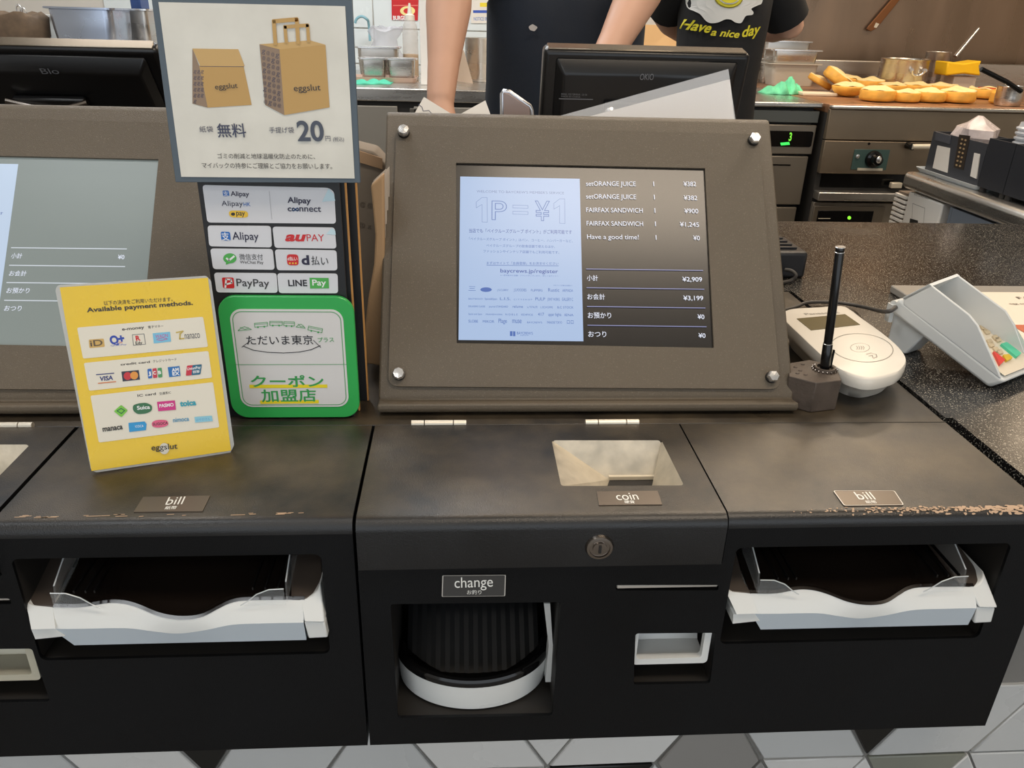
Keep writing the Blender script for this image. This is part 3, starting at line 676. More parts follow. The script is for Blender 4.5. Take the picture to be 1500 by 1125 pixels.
p.text('eggslut', 400, 545, 537, 535, 32, INKK); p.text('eggslut', 880, 556, 1042, 550, 38, INKK)
p.text('紙袋', 305, 803, 388, 803, 34, INKD); p.text('無料', 415, 830, 590, 830, 78, INKD, bold=.02); p.text('手提げ袋', 730, 808, 880, 808, 34, INKD); G20 = ink((72, 78, 92))
p.text('20', 903, 857, 1065, 857, 122, G20, bold=.03); p.text('円', 1072, 857, 1102, 857, 28, INKD); p.text('(税込)', 1118, 860, 1184, 860, 26, INKD)
p.text('ゴミの削減と地球温暖化防止のために、', 415, 964, 1008, 968, 30, INKK); p.text('マイバックの持参にご理解とご協力をお願いします。', 320, 1022, 1112, 1028, 32, INKK)
p.done(pg)

# payment sticker board
YB = .7005
t = thing('sticker_board', 'black board behind the green coupon sign with seven white payment stickers', 'sign', (-.16, YB, 0), None)
BB = mat('black_board', (24, 25, 28), .45)
mb = MB(); a = PY(289, 268, YB); b = PY(497, 272, YB); mb.box((a.x, YB, 0), (b.x, YB + .003, .335)); obj('board', mb, BB, t)
STK = mat('sticker_white', (218, 219, 224), .32); I1 = ink((46, 44, 70)); IB = ink((42, 110, 190)); IR = ink((206, 40, 44)); IG = ink((82, 176, 84)); IY = ink((238, 196, 60)); IW = ink((240, 240, 240)); I2 = ink((60, 60, 62)); INKP = ink((196, 222, 232))
def sticker(pts, draw):
    s = slab('sticker', (0, -1, 0), (0, YB - .0008, 0), [(270 + x / 2.961, 250 + y / 2.961) for x, y in pts], .0007, STK, t, r=.003)
    p = Print((0, -1, 0), (0, YB - .0008, 0), 270, 250, 2.961); draw(p); p.done(s)
def d1(p):
    p.poly([(598, 135), (625, 78), (648, 100), (655, 130)], INKP); p.line([(368, 88), (380, 210)], .0003, ink((170, 170, 176)))
    p.poly([(166, 86), (192, 86), (196, 110), (169, 111)], IB, .001); p.text('支', 171, 108, 192, 108, 20, IW); p.text('Alipay', 202, 109, 282, 111, 21, I1, bold=.02)
    p.text('Alipay', 163, 152, 255, 153, 22, I1); p.text('HK', 258, 154, 288, 154, 17, IB); p.poly([(192, 172), (276, 174), (278, 204), (196, 202)], IY, .0045); p.ell(212, 188, 9, 7, INKK); p.text('pay', 226, 193, 264, 195, 15, INKK, bold=.02)
    p.text('Alipay', 448, 138, 550, 142, 25, I1, bold=.03); p.text('c', 449, 175, 466, 175, 16, I1, bold=.03); p.line([(468 + 14 + 13 * math.cos(q), 168 + 6 * math.sin(2 * q)) for q in [2 * math.pi * i / 24 for i in range(25)]], .0009, IB); p.text('nnect', 500, 176, 594, 178, 22, I1, bold=.015)
def d2(p): p.poly([(158, 264), (198, 265), (202, 303), (161, 302)], IB, .0015); p.text('支', 164, 299, 197, 299, 32, IW, bold=.02); p.text('Alipay', 210, 298, 324, 300, 33, I1, bold=.01)
def d3(p): p.poly([(615, 275), (640, 248), (655, 260), (657, 278)], INKP); p.text('au', 436, 304, 520, 304, 28, IR, bold=.05, shear=.25); p.text('PAY', 532, 305, 608, 306, 30, IR)
def d4(p): p.ell(198, 380, 29, 22, IG); p.poly([(182, 396), (208, 398), (180, 408)], IG); p.line([(184, 380), (194, 389), (216, 371)], .0016, IW); p.text('微信支付', 240, 384, 342, 385, 24, I2); p.text('WeChat Pay', 242, 402, 344, 404, 13, I2)
def d5(p): p.poly([(444, 362), (494, 363), (497, 411), (447, 410)], IR, .003); p.text('d払い', 449, 388, 491, 389, 16, IW, bold=.03); [p.ell(458 + 13 * i, 401, 4, 4, IY, 8) for i in range(3)]; p.text('d', 510, 406, 544, 406, 40, I1, bold=.05); p.text('払い', 552, 405, 625, 408, 36, I2, bold=.01)
def d6(p): p.poly([(163, 463), (214, 463), (218, 510), (168, 509)], IR, .0015); p.line([(178, 506), (182, 470), (203, 472), (206, 486), (180, 493)], .0015, IW); p.text('PayPay', 228, 500, 370, 503, 32, I2, bold=.01)
def d7(p): p.text('LINE', 452, 500, 534, 500, 27, INKK, bold=.03); p.poly([(543, 464), (626, 465), (628, 510), (546, 511)], IG); p.text('Pay', 556, 497, 616, 497, 25, IW, bold=.02)
for pts, d in (([(78, 62), (625, 74), (650, 92), (658, 230), (100, 225)], d1), ([(100, 238), (375, 240), (380, 333), (108, 328)], d2), ([(382, 243), (652, 247), (660, 338), (392, 335)], d3), ([(112, 338), (383, 340), (392, 430), (125, 427)], d4),
               ([(392, 342), (660, 346), (664, 433), (402, 432)], d5), ([(128, 443), (400, 445), (405, 530), (140, 528)], d6), ([(403, 445), (665, 447), (667, 532), (410, 531)], d7)): sticker(pts, d)
# two more boards behind, their raw orange edges showing at the right
OE = mat('raw_board_edge', (206, 150, 84), .7)
for i, (xa, xb, yb, ya, lbl) in enumerate(((495, 513, 462, .712, 'black board with a raw orange edge directly behind the sticker board'), (510, 533, 540, .735, 'black board with a raw orange edge, rearmost behind the sticker board'))):
    a = PY(xa, 270, ya); b = PY(xb, yb, ya); xx = (a.x + b.x) / 2
    t = thing('menu_board', lbl, 'board', (xx - .05, ya, 0), None)
    obj('board', MB().box((xx - .105, ya, 0), (xx + .004, ya + .004, .31 - i * .03)), BB, t); obj('raw_edge', MB().box((xx + .004, ya - .0002, 0), (xx + .0053, ya + .0042, .31 - i * .03)), OE, t)

# green coupon sign
YG = .6945
t = thing('coupon_sign', 'square white coupon sign with a rounded bright green border standing under the stickers', 'sign', (-.16, YG, 0), None)
GRN = mat('sign_green', (52, 172, 84), .28); WSG = mat('sign_white', (222, 220, 218), .25)
a = PY(316, 434, YG); b = PY(516, 434, YG); c = PY(430, 613, YG)
x0, x1, zt, zb = -.2205, b.x + .0005, a.z, .0015
def rrw(x0, z0, x1, z1, r, y): return [Vector((p[0], y, p[1])) for p in rrect(x0, z0, x1, z1, r, 8)]
obj('sign_plate', MB().prism(rrw(x0, zb, x1, zt, .016, YG), (0, .005, 0)), GRN, t, bevel=.0005, seg=1)
w_ = obj('white_field', MB().prism(rrw(x0 + .010, zb + .012, x1 - .010, zt - .012, .011, YG - .0006), (0, .0006, 0)), WSG, t)
p = Print((0, -1, 0), (0, YG - .0006, 0), 270, 250, 2.961); GI = ink((60, 160, 84)); 
mbk = p.mb; q = rrw(x0 + .012, zb + .014, x1 - .012, zt - .014, .009, YG - .0009); q2 = rrw(x0 + .0126, zb + .0146, x1 - .0126, zt - .0146, .0085, YG - .0009); k = len(q); mbk.add(q + q2, [(i, (i + 1) % k, (i + 1) % k + k, i + k) for i in range(k)], GI)
p.line([(190, 841), (703, 840)], .0005, GI)
p.text('クーポン', 290, 934, 606, 934, 48, GI, bold=.045); p.poly([(282, 928), (620, 927), (621, 941), (284, 943)], ink((240, 220, 40))); p.text('クーポン', 290, 934, 606, 934, 48, GI, bold=.045)
p.poly([(328, 996), (583, 994), (584, 1009), (330, 1011)], ink((240, 220, 40))); p.text('加盟店', 336, 998, 574, 996, 50, GI, bold=.035)
p.text('ただいま東京', 272, 752, 560, 750, 38, INKK, bold=.01); p.text('プラス', 580, 743, 650, 741, 20, GI, bold=.01)
p.line([(250, 765), (290, 735)], .0006, INKK); p.line([(255, 760), (300, 778), (360, 787), (430, 790), (500, 786), (550, 776), (590, 758)], .0007, INKK); p.line([(560, 735), (592, 766)], .0006, INKK)
for i, (x, y, w, r) in enumerate(((262, 684, 58, -.10), (333, 668, 56, -.08), (398, 662, 54, 0), (455, 664, 46, .04), (506, 673, 40, .12), (568, 688, 62, .2))):
    def rot(u, v): return (x + u * math.cos(r) - v * math.sin(r), y + u * math.sin(r) + v * math.cos(r))
    if i in (0, 4): p.line([rot(-w / 2, 6), rot(-w / 4, -4), rot(0, -8), rot(w / 4, -2), rot(w / 2, 7), rot(-w / 2, 7)], .0005, GI); p.line([rot(-w / 3, -8), rot(0, 4), rot(w / 3, 0)], .0004, GI)
    else: p.line([rot(-w / 2, -9), rot(w / 2, -9), rot(w / 2, 8), rot(-w / 2, 8), rot(-w / 2, -9)], .0005, GI); p.line([rot(-w / 2, -3), rot(w / 2, -3)], .0004, GI); p.ell(*rot(-w / 4, 9), 4, 4, GI, 8); p.ell(*rot(w / 4, 9), 4, 4, GI, 8)
p.done(w_)

# yellow payment sign in an acrylic stand
A = PZ(133, 692, .002); B_ = PZ(341, 659, .002); h = (B_ - A).normalized(); nv = Vector((.2829, -.9343, .2168)).normalized(); nv = (nv - h * nv.dot(h)).normalized()
t = thing('payment_sign', 'leaning yellow payment methods sign in a clear stand in front of the left display', 'sign', ((A + B_) / 2).to_tuple(), None)
YQ = [(81, 425), (84, 418), (302, 404), (309, 411), (343, 652), (337, 664), (141, 692), (133, 688)]
slab('clear_sleeve', nv, A, YQ, .0022, mat('clouded_acrylic', (205, 206, 204), .22, alpha=.62), t, r=.0015)
YEL = mat('yellow_card', (232, 196, 44), .28, var=.04, vscale=30)
yc = slab('yellow_card', nv, A + nv * .0004, [(87.5, 421), (304.5, 407), (338.5, 660), (134, 690)], .0008, YEL, t)
up = nv.cross(h).normalized(); up = up if up.z > 0 else -up
back = Vector((-h.y, h.x, 0)).normalized()
if back.y < 0: back = -back
mb = MB(); c1 = B_ - h * .002 + up * .022 - nv * .0025; c2 = c1 + back * .014; c2.z = .0025; c3 = B_ - h * .002 - nv * .0025; 
for s0 in (0, ): mb.prism([A + h * .004 + up * .075 - nv * .0025, B_ - h * .004 + up * .075 - nv * .0025, (B_ - h * .001) + back * .034 + Vector((0, 0, .001)), (A + h * .004) + back * .034 + Vector((0, 0, .001))], back * .002)
obj('rear_leg', mb, mat('clouded_acrylic', (205, 206, 204), .22), t)
p = Print(nv, A + nv * .0004, 60, 390, 3.63); CR = ink((228, 222, 206)); K = ink((50, 44, 36))
p.text('以下の決済をご利用いただけます。', 336, 206, 700, 184, 22, K, bold=.01); p.text('Available payment methods.', 245, 244, 808, 204, 24, K, bold=.03)
for q in ([(192, 326), (862, 268), (888, 428), (224, 491)], [(228, 514), (890, 450), (910, 592), (256, 662)], [(263, 688), (915, 616), (948, 856), (308, 937)]): p.poly(q, CR, .0015)
p.text('e-money', 432, 342, 550, 331, 11, K, bold=.03); p.text('電子マネー', 570, 330, 652, 323, 13, K, bold=.02); p.text('credit card', 424, 528, 580, 513, 12, K, bold=.03); p.text('クレジットカード', 596, 512, 722, 500, 14, K, bold=.02); p.text('IC card', 514, 694, 612, 683, 13, K, bold=.03); p.text('交通系IC', 630, 684, 692, 676, 14, K, bold=.02)
p.poly([(254, 390), (334, 384), (340, 428), (258, 435)], ink((206, 168, 92)), .001); p.text('iD', 264, 426, 330, 420, 32, ink((90, 74, 52)), bold=.02)
p.text('Q+', 372, 416, 448, 402, 46, ink((40, 70, 170)), bold=.06); p.text('QUICPay', 372, 426, 456, 418, 8, ink((80, 100, 190))); p.text('TM', 412, 412, 432, 410, 10, IR)
p.line([(486, 364), (548, 359), (556, 414), (492, 420), (486, 364)], .0005, ink((120, 120, 120))); p.text('R', 506, 395, 530, 392, 26, IR, bold=.06); p.text('Edy', 504, 416, 540, 413, 16, K, bold=.02)
p.poly([(594, 356), (686, 348), (692, 400), (600, 410)], ink((120, 190, 222))); p.text('WAON', 610, 382, 676, 376, 18, ink((190, 80, 150)), bold=.01); p.line([(615, 390), (640, 395), (672, 386), (650, 380), (620, 385)], .0005, ink((190, 80, 150)))
p.line([(720, 352), (755, 345), (740, 360), (738, 386), (760, 384)], .0012, ink((200, 176, 90))); p.text('nanaco', 766, 387, 846, 380, 26, ink((90, 90, 96)))
p.line([(295, 576), (388, 568)], .0008, ink((50, 60, 120))); p.text('VISA', 312, 610, 384, 602, 24, ink((50, 60, 120)), bold=.04, shear=.15); p.line([(305, 622), (398, 613)], .0008, ink((210, 120, 60)))
p.poly([(428, 560), (520, 551), (527, 602), (435, 612)], ink((44, 44, 60))); p.ell(461, 583, 21, 21, ink((200, 44, 50))); p.ell(496, 580, 21, 21, ink((226, 150, 60)))
for i, c in enumerate(((40, 100, 180), (196, 50, 70), (70, 150, 90))): x = 566 + i * 27; y = 546 - i * 2.5; p.poly([(x, y), (x + 22, y - 3), (x + 26, y + 48), (x + 4, y + 51)], ink(c), .0008); p.text('JCB'[i], x + 5, y + 32, x + 20, y + 30, 18, IW, bold=.05)
p.poly([(674, 536), (736, 530), (742, 582), (682, 589)], ink((30, 110, 180))); p.text('AM', 696, 560, 734, 556, 18, IW, bold=.04); p.text('EX', 700, 580, 738, 577, 18, IW, bold=.04)
p.poly([(776, 528), (856, 520), (848, 574), (770, 582)], ink((200, 40, 60)), .001); p.poly([(806, 525), (856, 520), (848, 574), (800, 579)], ink((20, 100, 130)), .001); p.text('UnionPay', 778, 552, 850, 542, 14, IW, bold=.02); p.text('銀聯', 808, 568, 844, 564, 14, IW, bold=.02)
p.poly([(388, 770), (426, 736), (462, 765), (428, 802)], ink((120, 196, 60)), .001); p.line([(405, 768), (426, 755), (446, 766), (428, 782), (405, 768)], .0008, ink((30, 110, 60)))
p.poly([(488, 738), (520, 728), (560, 724), (592, 740), (590, 768), (560, 782), (515, 786), (490, 768)], ink((50, 110, 70)), .002); p.text('Suica', 512, 762, 580, 756, 20, IW, bold=.03)
p.poly([(617, 720), (712, 712), (718, 762), (624, 770)], ink((206, 40, 130))); p.text('PASMO', 630, 750, 706, 743, 18, IW, bold=.03)
p.text('toica', 740, 744, 826, 736, 28, ink((40, 160, 180)), bold=.05); p.text('manaca', 330, 878, 436, 864, 20, K, bold=.03)
p.poly([(466, 832), (552, 824), (562, 838), (558, 870), (470, 880)], ink((40, 150, 210))); p.text('ICOCA', 502, 857, 546, 853, 12, IW)
p.poly([(588, 830), (608, 818), (640, 815), (672, 818), (680, 840), (660, 852), (620, 858), (592, 852)], ink((222, 90, 130)), .002); p.text('SUGOCA', 596, 846, 676, 838, 14, K, bold=.03); p.text('nimoca', 703, 828, 788, 820, 22, ink((70, 150, 190)), bold=.02)
p.poly([(816, 800), (908, 793), (914, 822), (820, 830)], ink((140, 200, 220))); p.text('はやかけん', 826, 822, 900, 816, 14, ink((90, 160, 200)), bold=.01)
p.ell(656, 968, 26, 30, ink((214, 210, 196))); p.text('eggslut', 588, 978, 726, 968, 30, K, bold=.012)
p.done(yc)

# paper bags standing behind, between boards and the middle display
mb = MB(); Q = [PY(500 + x / 2.555, 200 + y / 2.557, .80) for x, y in ((110, 185), (158, 140), (162, 500), (150, 860), (95, 852), (84, 760), (100, 610), (122, 480), (127, 370))]
zmin = min(q.z for q in Q); 
for q in Q: q.z = max(q.z, .001)
mb.prism(Q, (0, .012, 0)); t = thing('bag_bundle', 'bundle of folded pale paper bags bulging beside the middle display', 'paper bag', (Q[0].x, .81, 0), None)
obj('front_bag', mb, KRAFT, t, bevel=.002)
for i in range(7):
    mb = MB(); off = Vector((-.0012 * (i % 2) + .0004 * i, .013 + i * .0045, -.0015 * (i % 3)))
    P2 = [q + off for q in Q]; 
    for q in P2: q.z = max(q.z, .001)
    mb.prism(P2, (0, .0032, 0)); obj('folded_bag', mb, mat('pale_bag_paper', (196, 182, 166), .8), t)
mb = MB(); Q = [PY(*p, .93) for p in ((480, 205), (548, 222), (566, 242), (566, 560), (480, 560))]
for q in Q: q.z = max(q.z, .001)
mb.prism(Q, (0, .05, 0)); t = thing('carrier_bag', 'greyish brown carrier bag standing behind the sticker board', 'paper bag', (Q[0].x, .955, 0), None)
obj('bag_body', mb, mat('grey_kraft', (128, 116, 102), .85, var=.2), t, bevel=.003)
mb = MB(); Q = [PY(*p, .927) for p in ((505, 214), (560, 232), (560, 248), (520, 236), (505, 226))]; mb.prism(Q, (0, .002, 0)); obj('folded_rim', mb, mat('tan_paper', (170, 138, 106), .8), t)
p = Print((0, -1, 0), (0, .93, 0)); p.text('@ @ @', 516, 300, 546, 304, 6, ink((100, 90, 80))); p.text('g @ g', 514, 330, 544, 334, 6, ink((100, 90, 80))); p.done(t, 'bag_pattern')

# ================================================================== things on the right of the display
# hexagonal pen stand
top = [(1154, 532), (1186, 527), (1224, 535), (1233, 557), (1196, 561), (1156, 551)]; T_ = [PZ(*q, .0335) for q in top]
cc = sum(T_, Vector()) / 6
ang = sorted(T_, key=lambda q: math.atan2(q.y - cc.y, q.x - cc.x)); T_ = ang
t = thing('pen_stand', 'small hexagonal dark metal pen stand beside the middle display', 'pen holder', (cc.x, cc.y, 0))
PSM = mat('aged_iron', (74, 64, 56), .6, var=.4, vscale=60, bump=.5, bscale=300)
obj('base', MB().loft([[Vector((q.x, q.y, 0.0)) for q in T_], T_]), PSM, t, bevel=.0008)
pc = PZ(1208, 541, .034); mb = MB(); mb.lathe(pc, [(.0075, .0), (.0085, .003), (.0105, .003), (.0110, .0), (.0110, -.001)], None, 24); obj('collar', mb, PSM, t, smooth=30)
mb = MB()
for i in range(18): a = 2 * math.pi * i / 18; mb.ball(pc + Vector((math.cos(a) * .0125, math.sin(a) * .0118, .0008)), .0011, None, 6)
obj('bead_chain', mb, mat('aged_chrome', (150, 142, 135), .2, 1), t, kind='stuff')
mb = MB()
for q in ((1165, 538), (1172, 543), (1168, 547), (1180, 549), (1176, 534)): c = PZ(*q, .0336); mb.ball(c, .0018, None, 8, (1.3, 1, .6))
obj('embossed_stud', mb, PSM, t, kind='stuff')
# pen
a = pc + Vector((0, 0, .0)); b = PY(1231, 362, pc.y); d = (b - a).normalized()
t = thing('pen', 'glossy black ballpoint pen standing upright in the hexagonal stand', 'pen', a)
mb = MB(); mb.lathe(a, [(.0048, 0), (.0052, .004), (.0050, .028), (.0046, .029)], None, 20, d); obj('grip_section', mb, GLOSSB, t, smooth=40)
mb = MB(); mb.lathe(a + d * .029, [(.0042, 0), (.0044, .002), (.0044, (b - a).length - .036), (.0040, (b - a).length - .034)], None, 20, d); obj('barrel', mb, GLOSSB, t, smooth=40)
mb = MB(); mb.lathe(a + d * ((b - a).length - .005), [(.0042, 0), (.0045, .0005), (.0045, .0040), (.0040, .005)], None, 20, d); obj('end_cap', mb, GLOSSB, t, smooth=40)
for s in (.0288, (b - a).length - .0055, (b - a).length - .0005): mb = MB(); mb.lathe(a + d * s, [(.0046, 0), (.0049, .0002), (.0049, .0008), (.0046, .001)], None, 20, d); obj('ring', mb, CHROME, t)
mb = MB(); mb.box((a.x + .0048, a.y - .001, a.z + .002), (a.x + .0065, a.y + .001, a.z + .022)); obj('clip', mb, GLOSSB, t)

# contactless card reader
OUT = [(1148, 455), (1163, 451), (1200, 449), (1232, 447), (1246, 453), (1262, 465), (1290, 485), (1312, 503), (1325, 518), (1328, 530), (1318, 543), (1300, 550), (1275, 554), (1250, 549), (1228, 539), (1212, 528), (1192, 510), (1168, 487), (1147, 466)]
zt = .036
O3 = spline([PZ(*q, zt) for q in OUT + OUT[:1]], 3)[:-1]; cc = sum(O3, Vector()) / len(O3)
def ringz(k, z, sh=(0, 0)): return [Vector((cc.x + (q.x - cc.x) * k + sh[0], cc.y + (q.y - cc.y) * k + sh[1], z)) for q in O3]
t = thing('card_reader', 'white rounded contactless card reader with a small display beside the pen', 'card reader', (cc.x, cc.y, 0))
WR = mat('warm_white_plastic', (226, 220, 208), .32)
obj('body', MB().loft([ringz(.80, .0, (.004, .006)), ringz(.86, .010, (.003, .004)), ringz(.93, .018, (.001, .002)), ringz(.955, .0205), ringz(.99, .022), ringz(1.0, .026), ringz(1.0, .033), ringz(.985, .0355), ringz(.96, zt)]), WR, t, smooth=50)
p = Print((0, 0, 1), (0, 0, zt), 1100, 300, 3.41)
q = [p.P(*a) for a in ((228, 570), (470, 548), (545, 600), (300, 628))]
obj('display_window', MB().prism(q, (0, 0, .0006)), mat('olive_lcd', (112, 104, 78), .15), t)
GRI = ink((120, 116, 110)); p.text('Panasonic', 275, 551, 445, 541, 9, ink((150, 145, 138)), bold=.02)
el = [(555 + 155 * math.cos(a) - 0, 715 + 70 * math.sin(a) + 12 * math.cos(a)) for a in [2 * math.pi * i / 48 for i in range(49)]]; p.line(el, .0008, GRI)
el = [(545 + 48 * math.cos(a), 714 + 22 * math.sin(a)) for a in [2 * math.pi * i / 24 for i in range(25)]]; p.line(el, .0004, GRI)
for k in range(4): p.line([(528 + k * 11, 724), (533 + k * 11, 715), (526 + k * 11, 706)], .0005, GRI)
p.line([(575, 748), (600, 741), (625, 748), (630, 760), (612, 768)], .0006, GRI); p.line([(588, 757), (606, 752), (610, 765)], .0006, GRI); p.done(t, 'markings')

# white PIN pad with privacy shield
Fp = PZ(1447, 568, .001); Wd = Vector((.865, .502, 0)).normalized(); Ld = Vector((-Wd.y, Wd.x, 0)); Rb = PN(1303, 456, Wd, Fp); Lv = (Rb - Fp); Ll = Lv.length; Lu = Lv.normalized(); Hn = Wd.cross(Lu).normalized(); Hn = Hn if Hn.z > 0 else -Hn
def wp(x, y, w=0): q = PN(x, y, Wd, Fp + Wd * w); return q
S1 = wp(1361, 416); WID = (PN(1402, 401, Lu, S1) - S1).dot(Wd)
t = thing('pin_pad', 'white PIN pad with a tall privacy shield on the speckled counter', 'card terminal', Fp + Lv * .4 + Wd * WID / 2 - Vector((0, 0, Fp.z)))
r1 = wp(1324, 436); r2 = wp(1464, 548)
hb = (r2 - Fp).dot(Hn) ; hb2 = (r1 - Fp).dot(Hn)
WPP = mat('cool_white_plastic', (216, 218, 216), .36)
hb = .020
WF, WB = .084, .060                                    # wider at the front than at the back
def ws(k): return WF + (WB - WF) * k                   # right side offset along the length
a0, a1, a2, a3 = Fp, Fp + Lu * Ll, Fp + Lu * Ll + Hn * hb, Fp + Hn * hb * .9 - Lu * .010
mb = MB(); mb.add([a0, a1, a2, a3, a0 + Wd * WF, a1 + Wd * WB, a2 + Wd * WB, a3 + Wd * WF], [(0, 1, 2, 3), (4, 5, 6, 7), (0, 1, 5, 4), (1, 2, 6, 5), (2, 3, 7, 6), (3, 0, 4, 7)])
obj('body', mb, WPP, t, bevel=.004, seg=3)
P0 = Fp + Hn * hb
lsh = [wp(1322, 436), wp(1361, 416), wp(1419, 461), wp(1432, 477), wp(1462, 544)]
f0 = Fp + Hn * hb * .85 - Lu * .004; f1 = Fp + Lu * (Ll * .93) + Hn * hb * .85
obj('shield_wall', MB().prism([f0, f1] + lsh, Wd * .0035), WPP, t, bevel=.001, seg=2)
rsh = [lsh[0] + Wd * (WB - .006), wp(1402, 401, WB - .008), wp(1475, 455, WF - .016), wp(1488, 476, WF - .010), wp(1508, 530, WF - .002)]
rp_ = [f0 + Wd * (WF - .0035), f1 + Wd * (WB - .0035)] + rsh
mb = MB(); k = len(rp_); mb.add(rp_ + [q - Wd * .0035 for q in rp_], [(0, 1, 2, 3, 4, 5, 6), (13, 12, 11, 10, 9, 8, 7)] + [(i, (i + 1) % k, (i + 1) % k + k, i + k) for i in range(k)]); obj('shield_wall', mb, WPP, t, bevel=.0008, seg=1)
mb = MB(); q = [lsh[0], lsh[1], rsh[1], rsh[0]]; mb.add(q + [v - Lu * .004 for v in q], [(0, 1, 2, 3), (7, 6, 5, 4), (0, 1, 5, 4), (1, 2, 6, 5), (2, 3, 7, 6), (3, 0, 4, 7)]); obj('shield_back', mb, WPP, t)
WID = WB
n_ = Hn; KP = P0 + Hn * .0006
fc = MB().prism([P0 + Wd * .005 - Lu * .004, P0 + Wd * (WF - .005) - Lu * .004, P0 + Wd * (WID - .005) + Lu * Ll * .9, P0 + Wd * .005 + Lu * Ll * .9], Hn * .0006); kf = obj('key_field', fc, mat('cream_plastic', (222, 212, 192), .4), t)
obj('dark_window', MB().prism([P0 + Wd * .008 + Lu * Ll * .62, P0 + Wd * (WID - .008) + Lu * Ll * .62, P0 + Wd * (WID - .008) + Lu * Ll * .88, P0 + Wd * .008 + Lu * Ll * .88], Hn * .0012), GLOSSB, t)
def key(pts, m, n='key', h=.003):
    q = [PN(1280 + x / 5.114, 380 + y / 5.114, n_, KP) for x, y in pts]; obj(n, MB().prism(roundpoly(q, .0015), Hn * h), m, t)
key([(940, 645), (985, 632), (1095, 715), (1060, 745)], mat('green_key', (84, 200, 160), .4)); key([(955, 728), (1000, 722), (1030, 750), (985, 774)], mat('yellow_key', (212, 180, 50), .4)); key([(884, 698), (910, 715), (974, 765), (935, 803)], mat('red_key', (214, 66, 60), .4))
for x, y in ((832, 524), (842, 548), (905, 590), (925, 606), (862, 620), (872, 645), (910, 680), (938, 698), (812, 512)): key([(x - 26, y - 10), (x + 8, y - 18), (x + 30, y + 12), (x - 4, y + 20)], mat('key_rubber', (196, 180, 150), .5), 'key', .002)
ft = [wp(1302, 458, .008), wp(1296, 505, .008), wp(1318, 508, .008), wp(1345, 488, .008)]
zf = min(q.z for q in ft); ft = [Fp + Lu * Ll + Wd * .01, Fp + Lu * (Ll * .66) + Wd * .01]; g1 = ft[1].copy(); g0 = ft[0].copy(); g0.z = .001; g1.z = .001; g0 += Ld * .0; g1 += Ld * .018
obj('rear_foot', MB().prism([ft[0], ft[1], g1, g0], Wd * (WID * .55)), WPP, t, bevel=.002)
mb = MB(); c = Fp + Lu * (Ll + .002) + Wd * .004 + Hn * .008; mb.cyl(c, c + Wd * .018, .005, None, 12); mb.box((c.x - .003, c.y - .002, c.z - .022), (c.x + .002, c.y + .008, c.z)); obj('cable_clip', mb, WPP, t)
# cables
CB = mat('grey_cable', (66, 62, 58), .5)
mb = MB(); c0 = Fp + Lu * (Ll - .002) + Wd * .006 + Hn * .008
mb.tube(spline([PZ(1146, 455, .004), PZ(1165, 450, .004), PZ(1185, 443, .005), PZ(1225, 443, .006), PZ(1262, 449, .010), c0 - Wd * .02 - Hn * .004, c0]), .0026, None, 8)
tag(obj('pin_pad_cable', mb, CB, smooth=60), 'grey cable curving from the PIN pad behind the card reader', 'cable')
mb = MB(); mb.tube(spline([PZ(1145, 414, .004), PZ(1158, 411, .004), PZ(1166, 404, .012), PZ(1160, 397, .018), PZ(1150, 395, .018)]), .0028, None, 8)
tag(obj('adapter_cable', mb, CB, smooth=60), 'short grey cable looping out of the black ridged adapter', 'cable')
ad = PZ(1178, 408, 0); t = thing('power_adapter', 'black ridged adapter box behind the display on the stone counter', 'adapter', (ad.x - .05, ad.y + .05, 0))
obj('case', MB().box((ad.x - .11, ad.y, .0), (ad.x, ad.y + .10, .042)), DARKP, t, bevel=.005, seg=3)
for i in range(4): obj('ridge', MB().box((ad.x - .11, ad.y + .018 + i * .02, .042), (ad.x - .012, ad.y + .026 + i * .02, .0455)), DARKP, t, bevel=.001)
# acrylic menu lying behind the PIN pad
a = PZ(1320, 430, .014); t = thing('menu_stand', 'clear acrylic menu lying flat behind the PIN pad with an orange food picture', 'menu', (a.x + .14, a.y - .10, 0))
yb_ = PZ(1400, 416, .014).y; yf_ = yb_ - .30; x0 = PZ(1321, 425, .014).x
obj('acrylic_block', MB().box((x0, yf_, .0005), (x0 + .34, yb_, .012)), mat('clouded_slab', (176, 170, 160), .2, alpha=.85), t, bevel=.002)
pg = obj('menu_page', MB().box((x0 + .02, yf_ + .02, .0122), (x0 + .33, yb_ - .035, .0130)), mat('menu_paper', (226, 214, 196), .5), t)
p = Print((0, 0, 1), (0, 0, .0132)); OR = ink((196, 96, 60)); a_ = PZ(1480, 476, .0132); d_ = p.up(); p.mb.add([Vector((a_.x, yf_ + .03, .0132)) + d_, Vector((x0 + .315, yf_ + .03, .0132)) + d_, Vector((x0 + .315, a_.y, .0132)) + d_, Vector((a_.x, a_.y, .0132)) + d_], [(0, 1, 2, 3)], OR)
for rr_, cc_ in ((.022, (230, 190, 130)), (.014, (222, 150, 90))): d_ = p.up(); p.mb.add([Vector((a_.x + .035 + rr_ * 1.3 * math.cos(q), a_.y - .028 + rr_ * math.sin(q), .0132)) + d_ for q in [2 * math.pi * i / 24 for i in range(24)]], [tuple(range(24))], ink(cc_))
p.text('FAIRFAX', 1493, 438, 1560, 438, 3, K); p.text('egg sandwich on warm brioche', 1480, 446, 1600, 446, 2, K); p.done(pg)

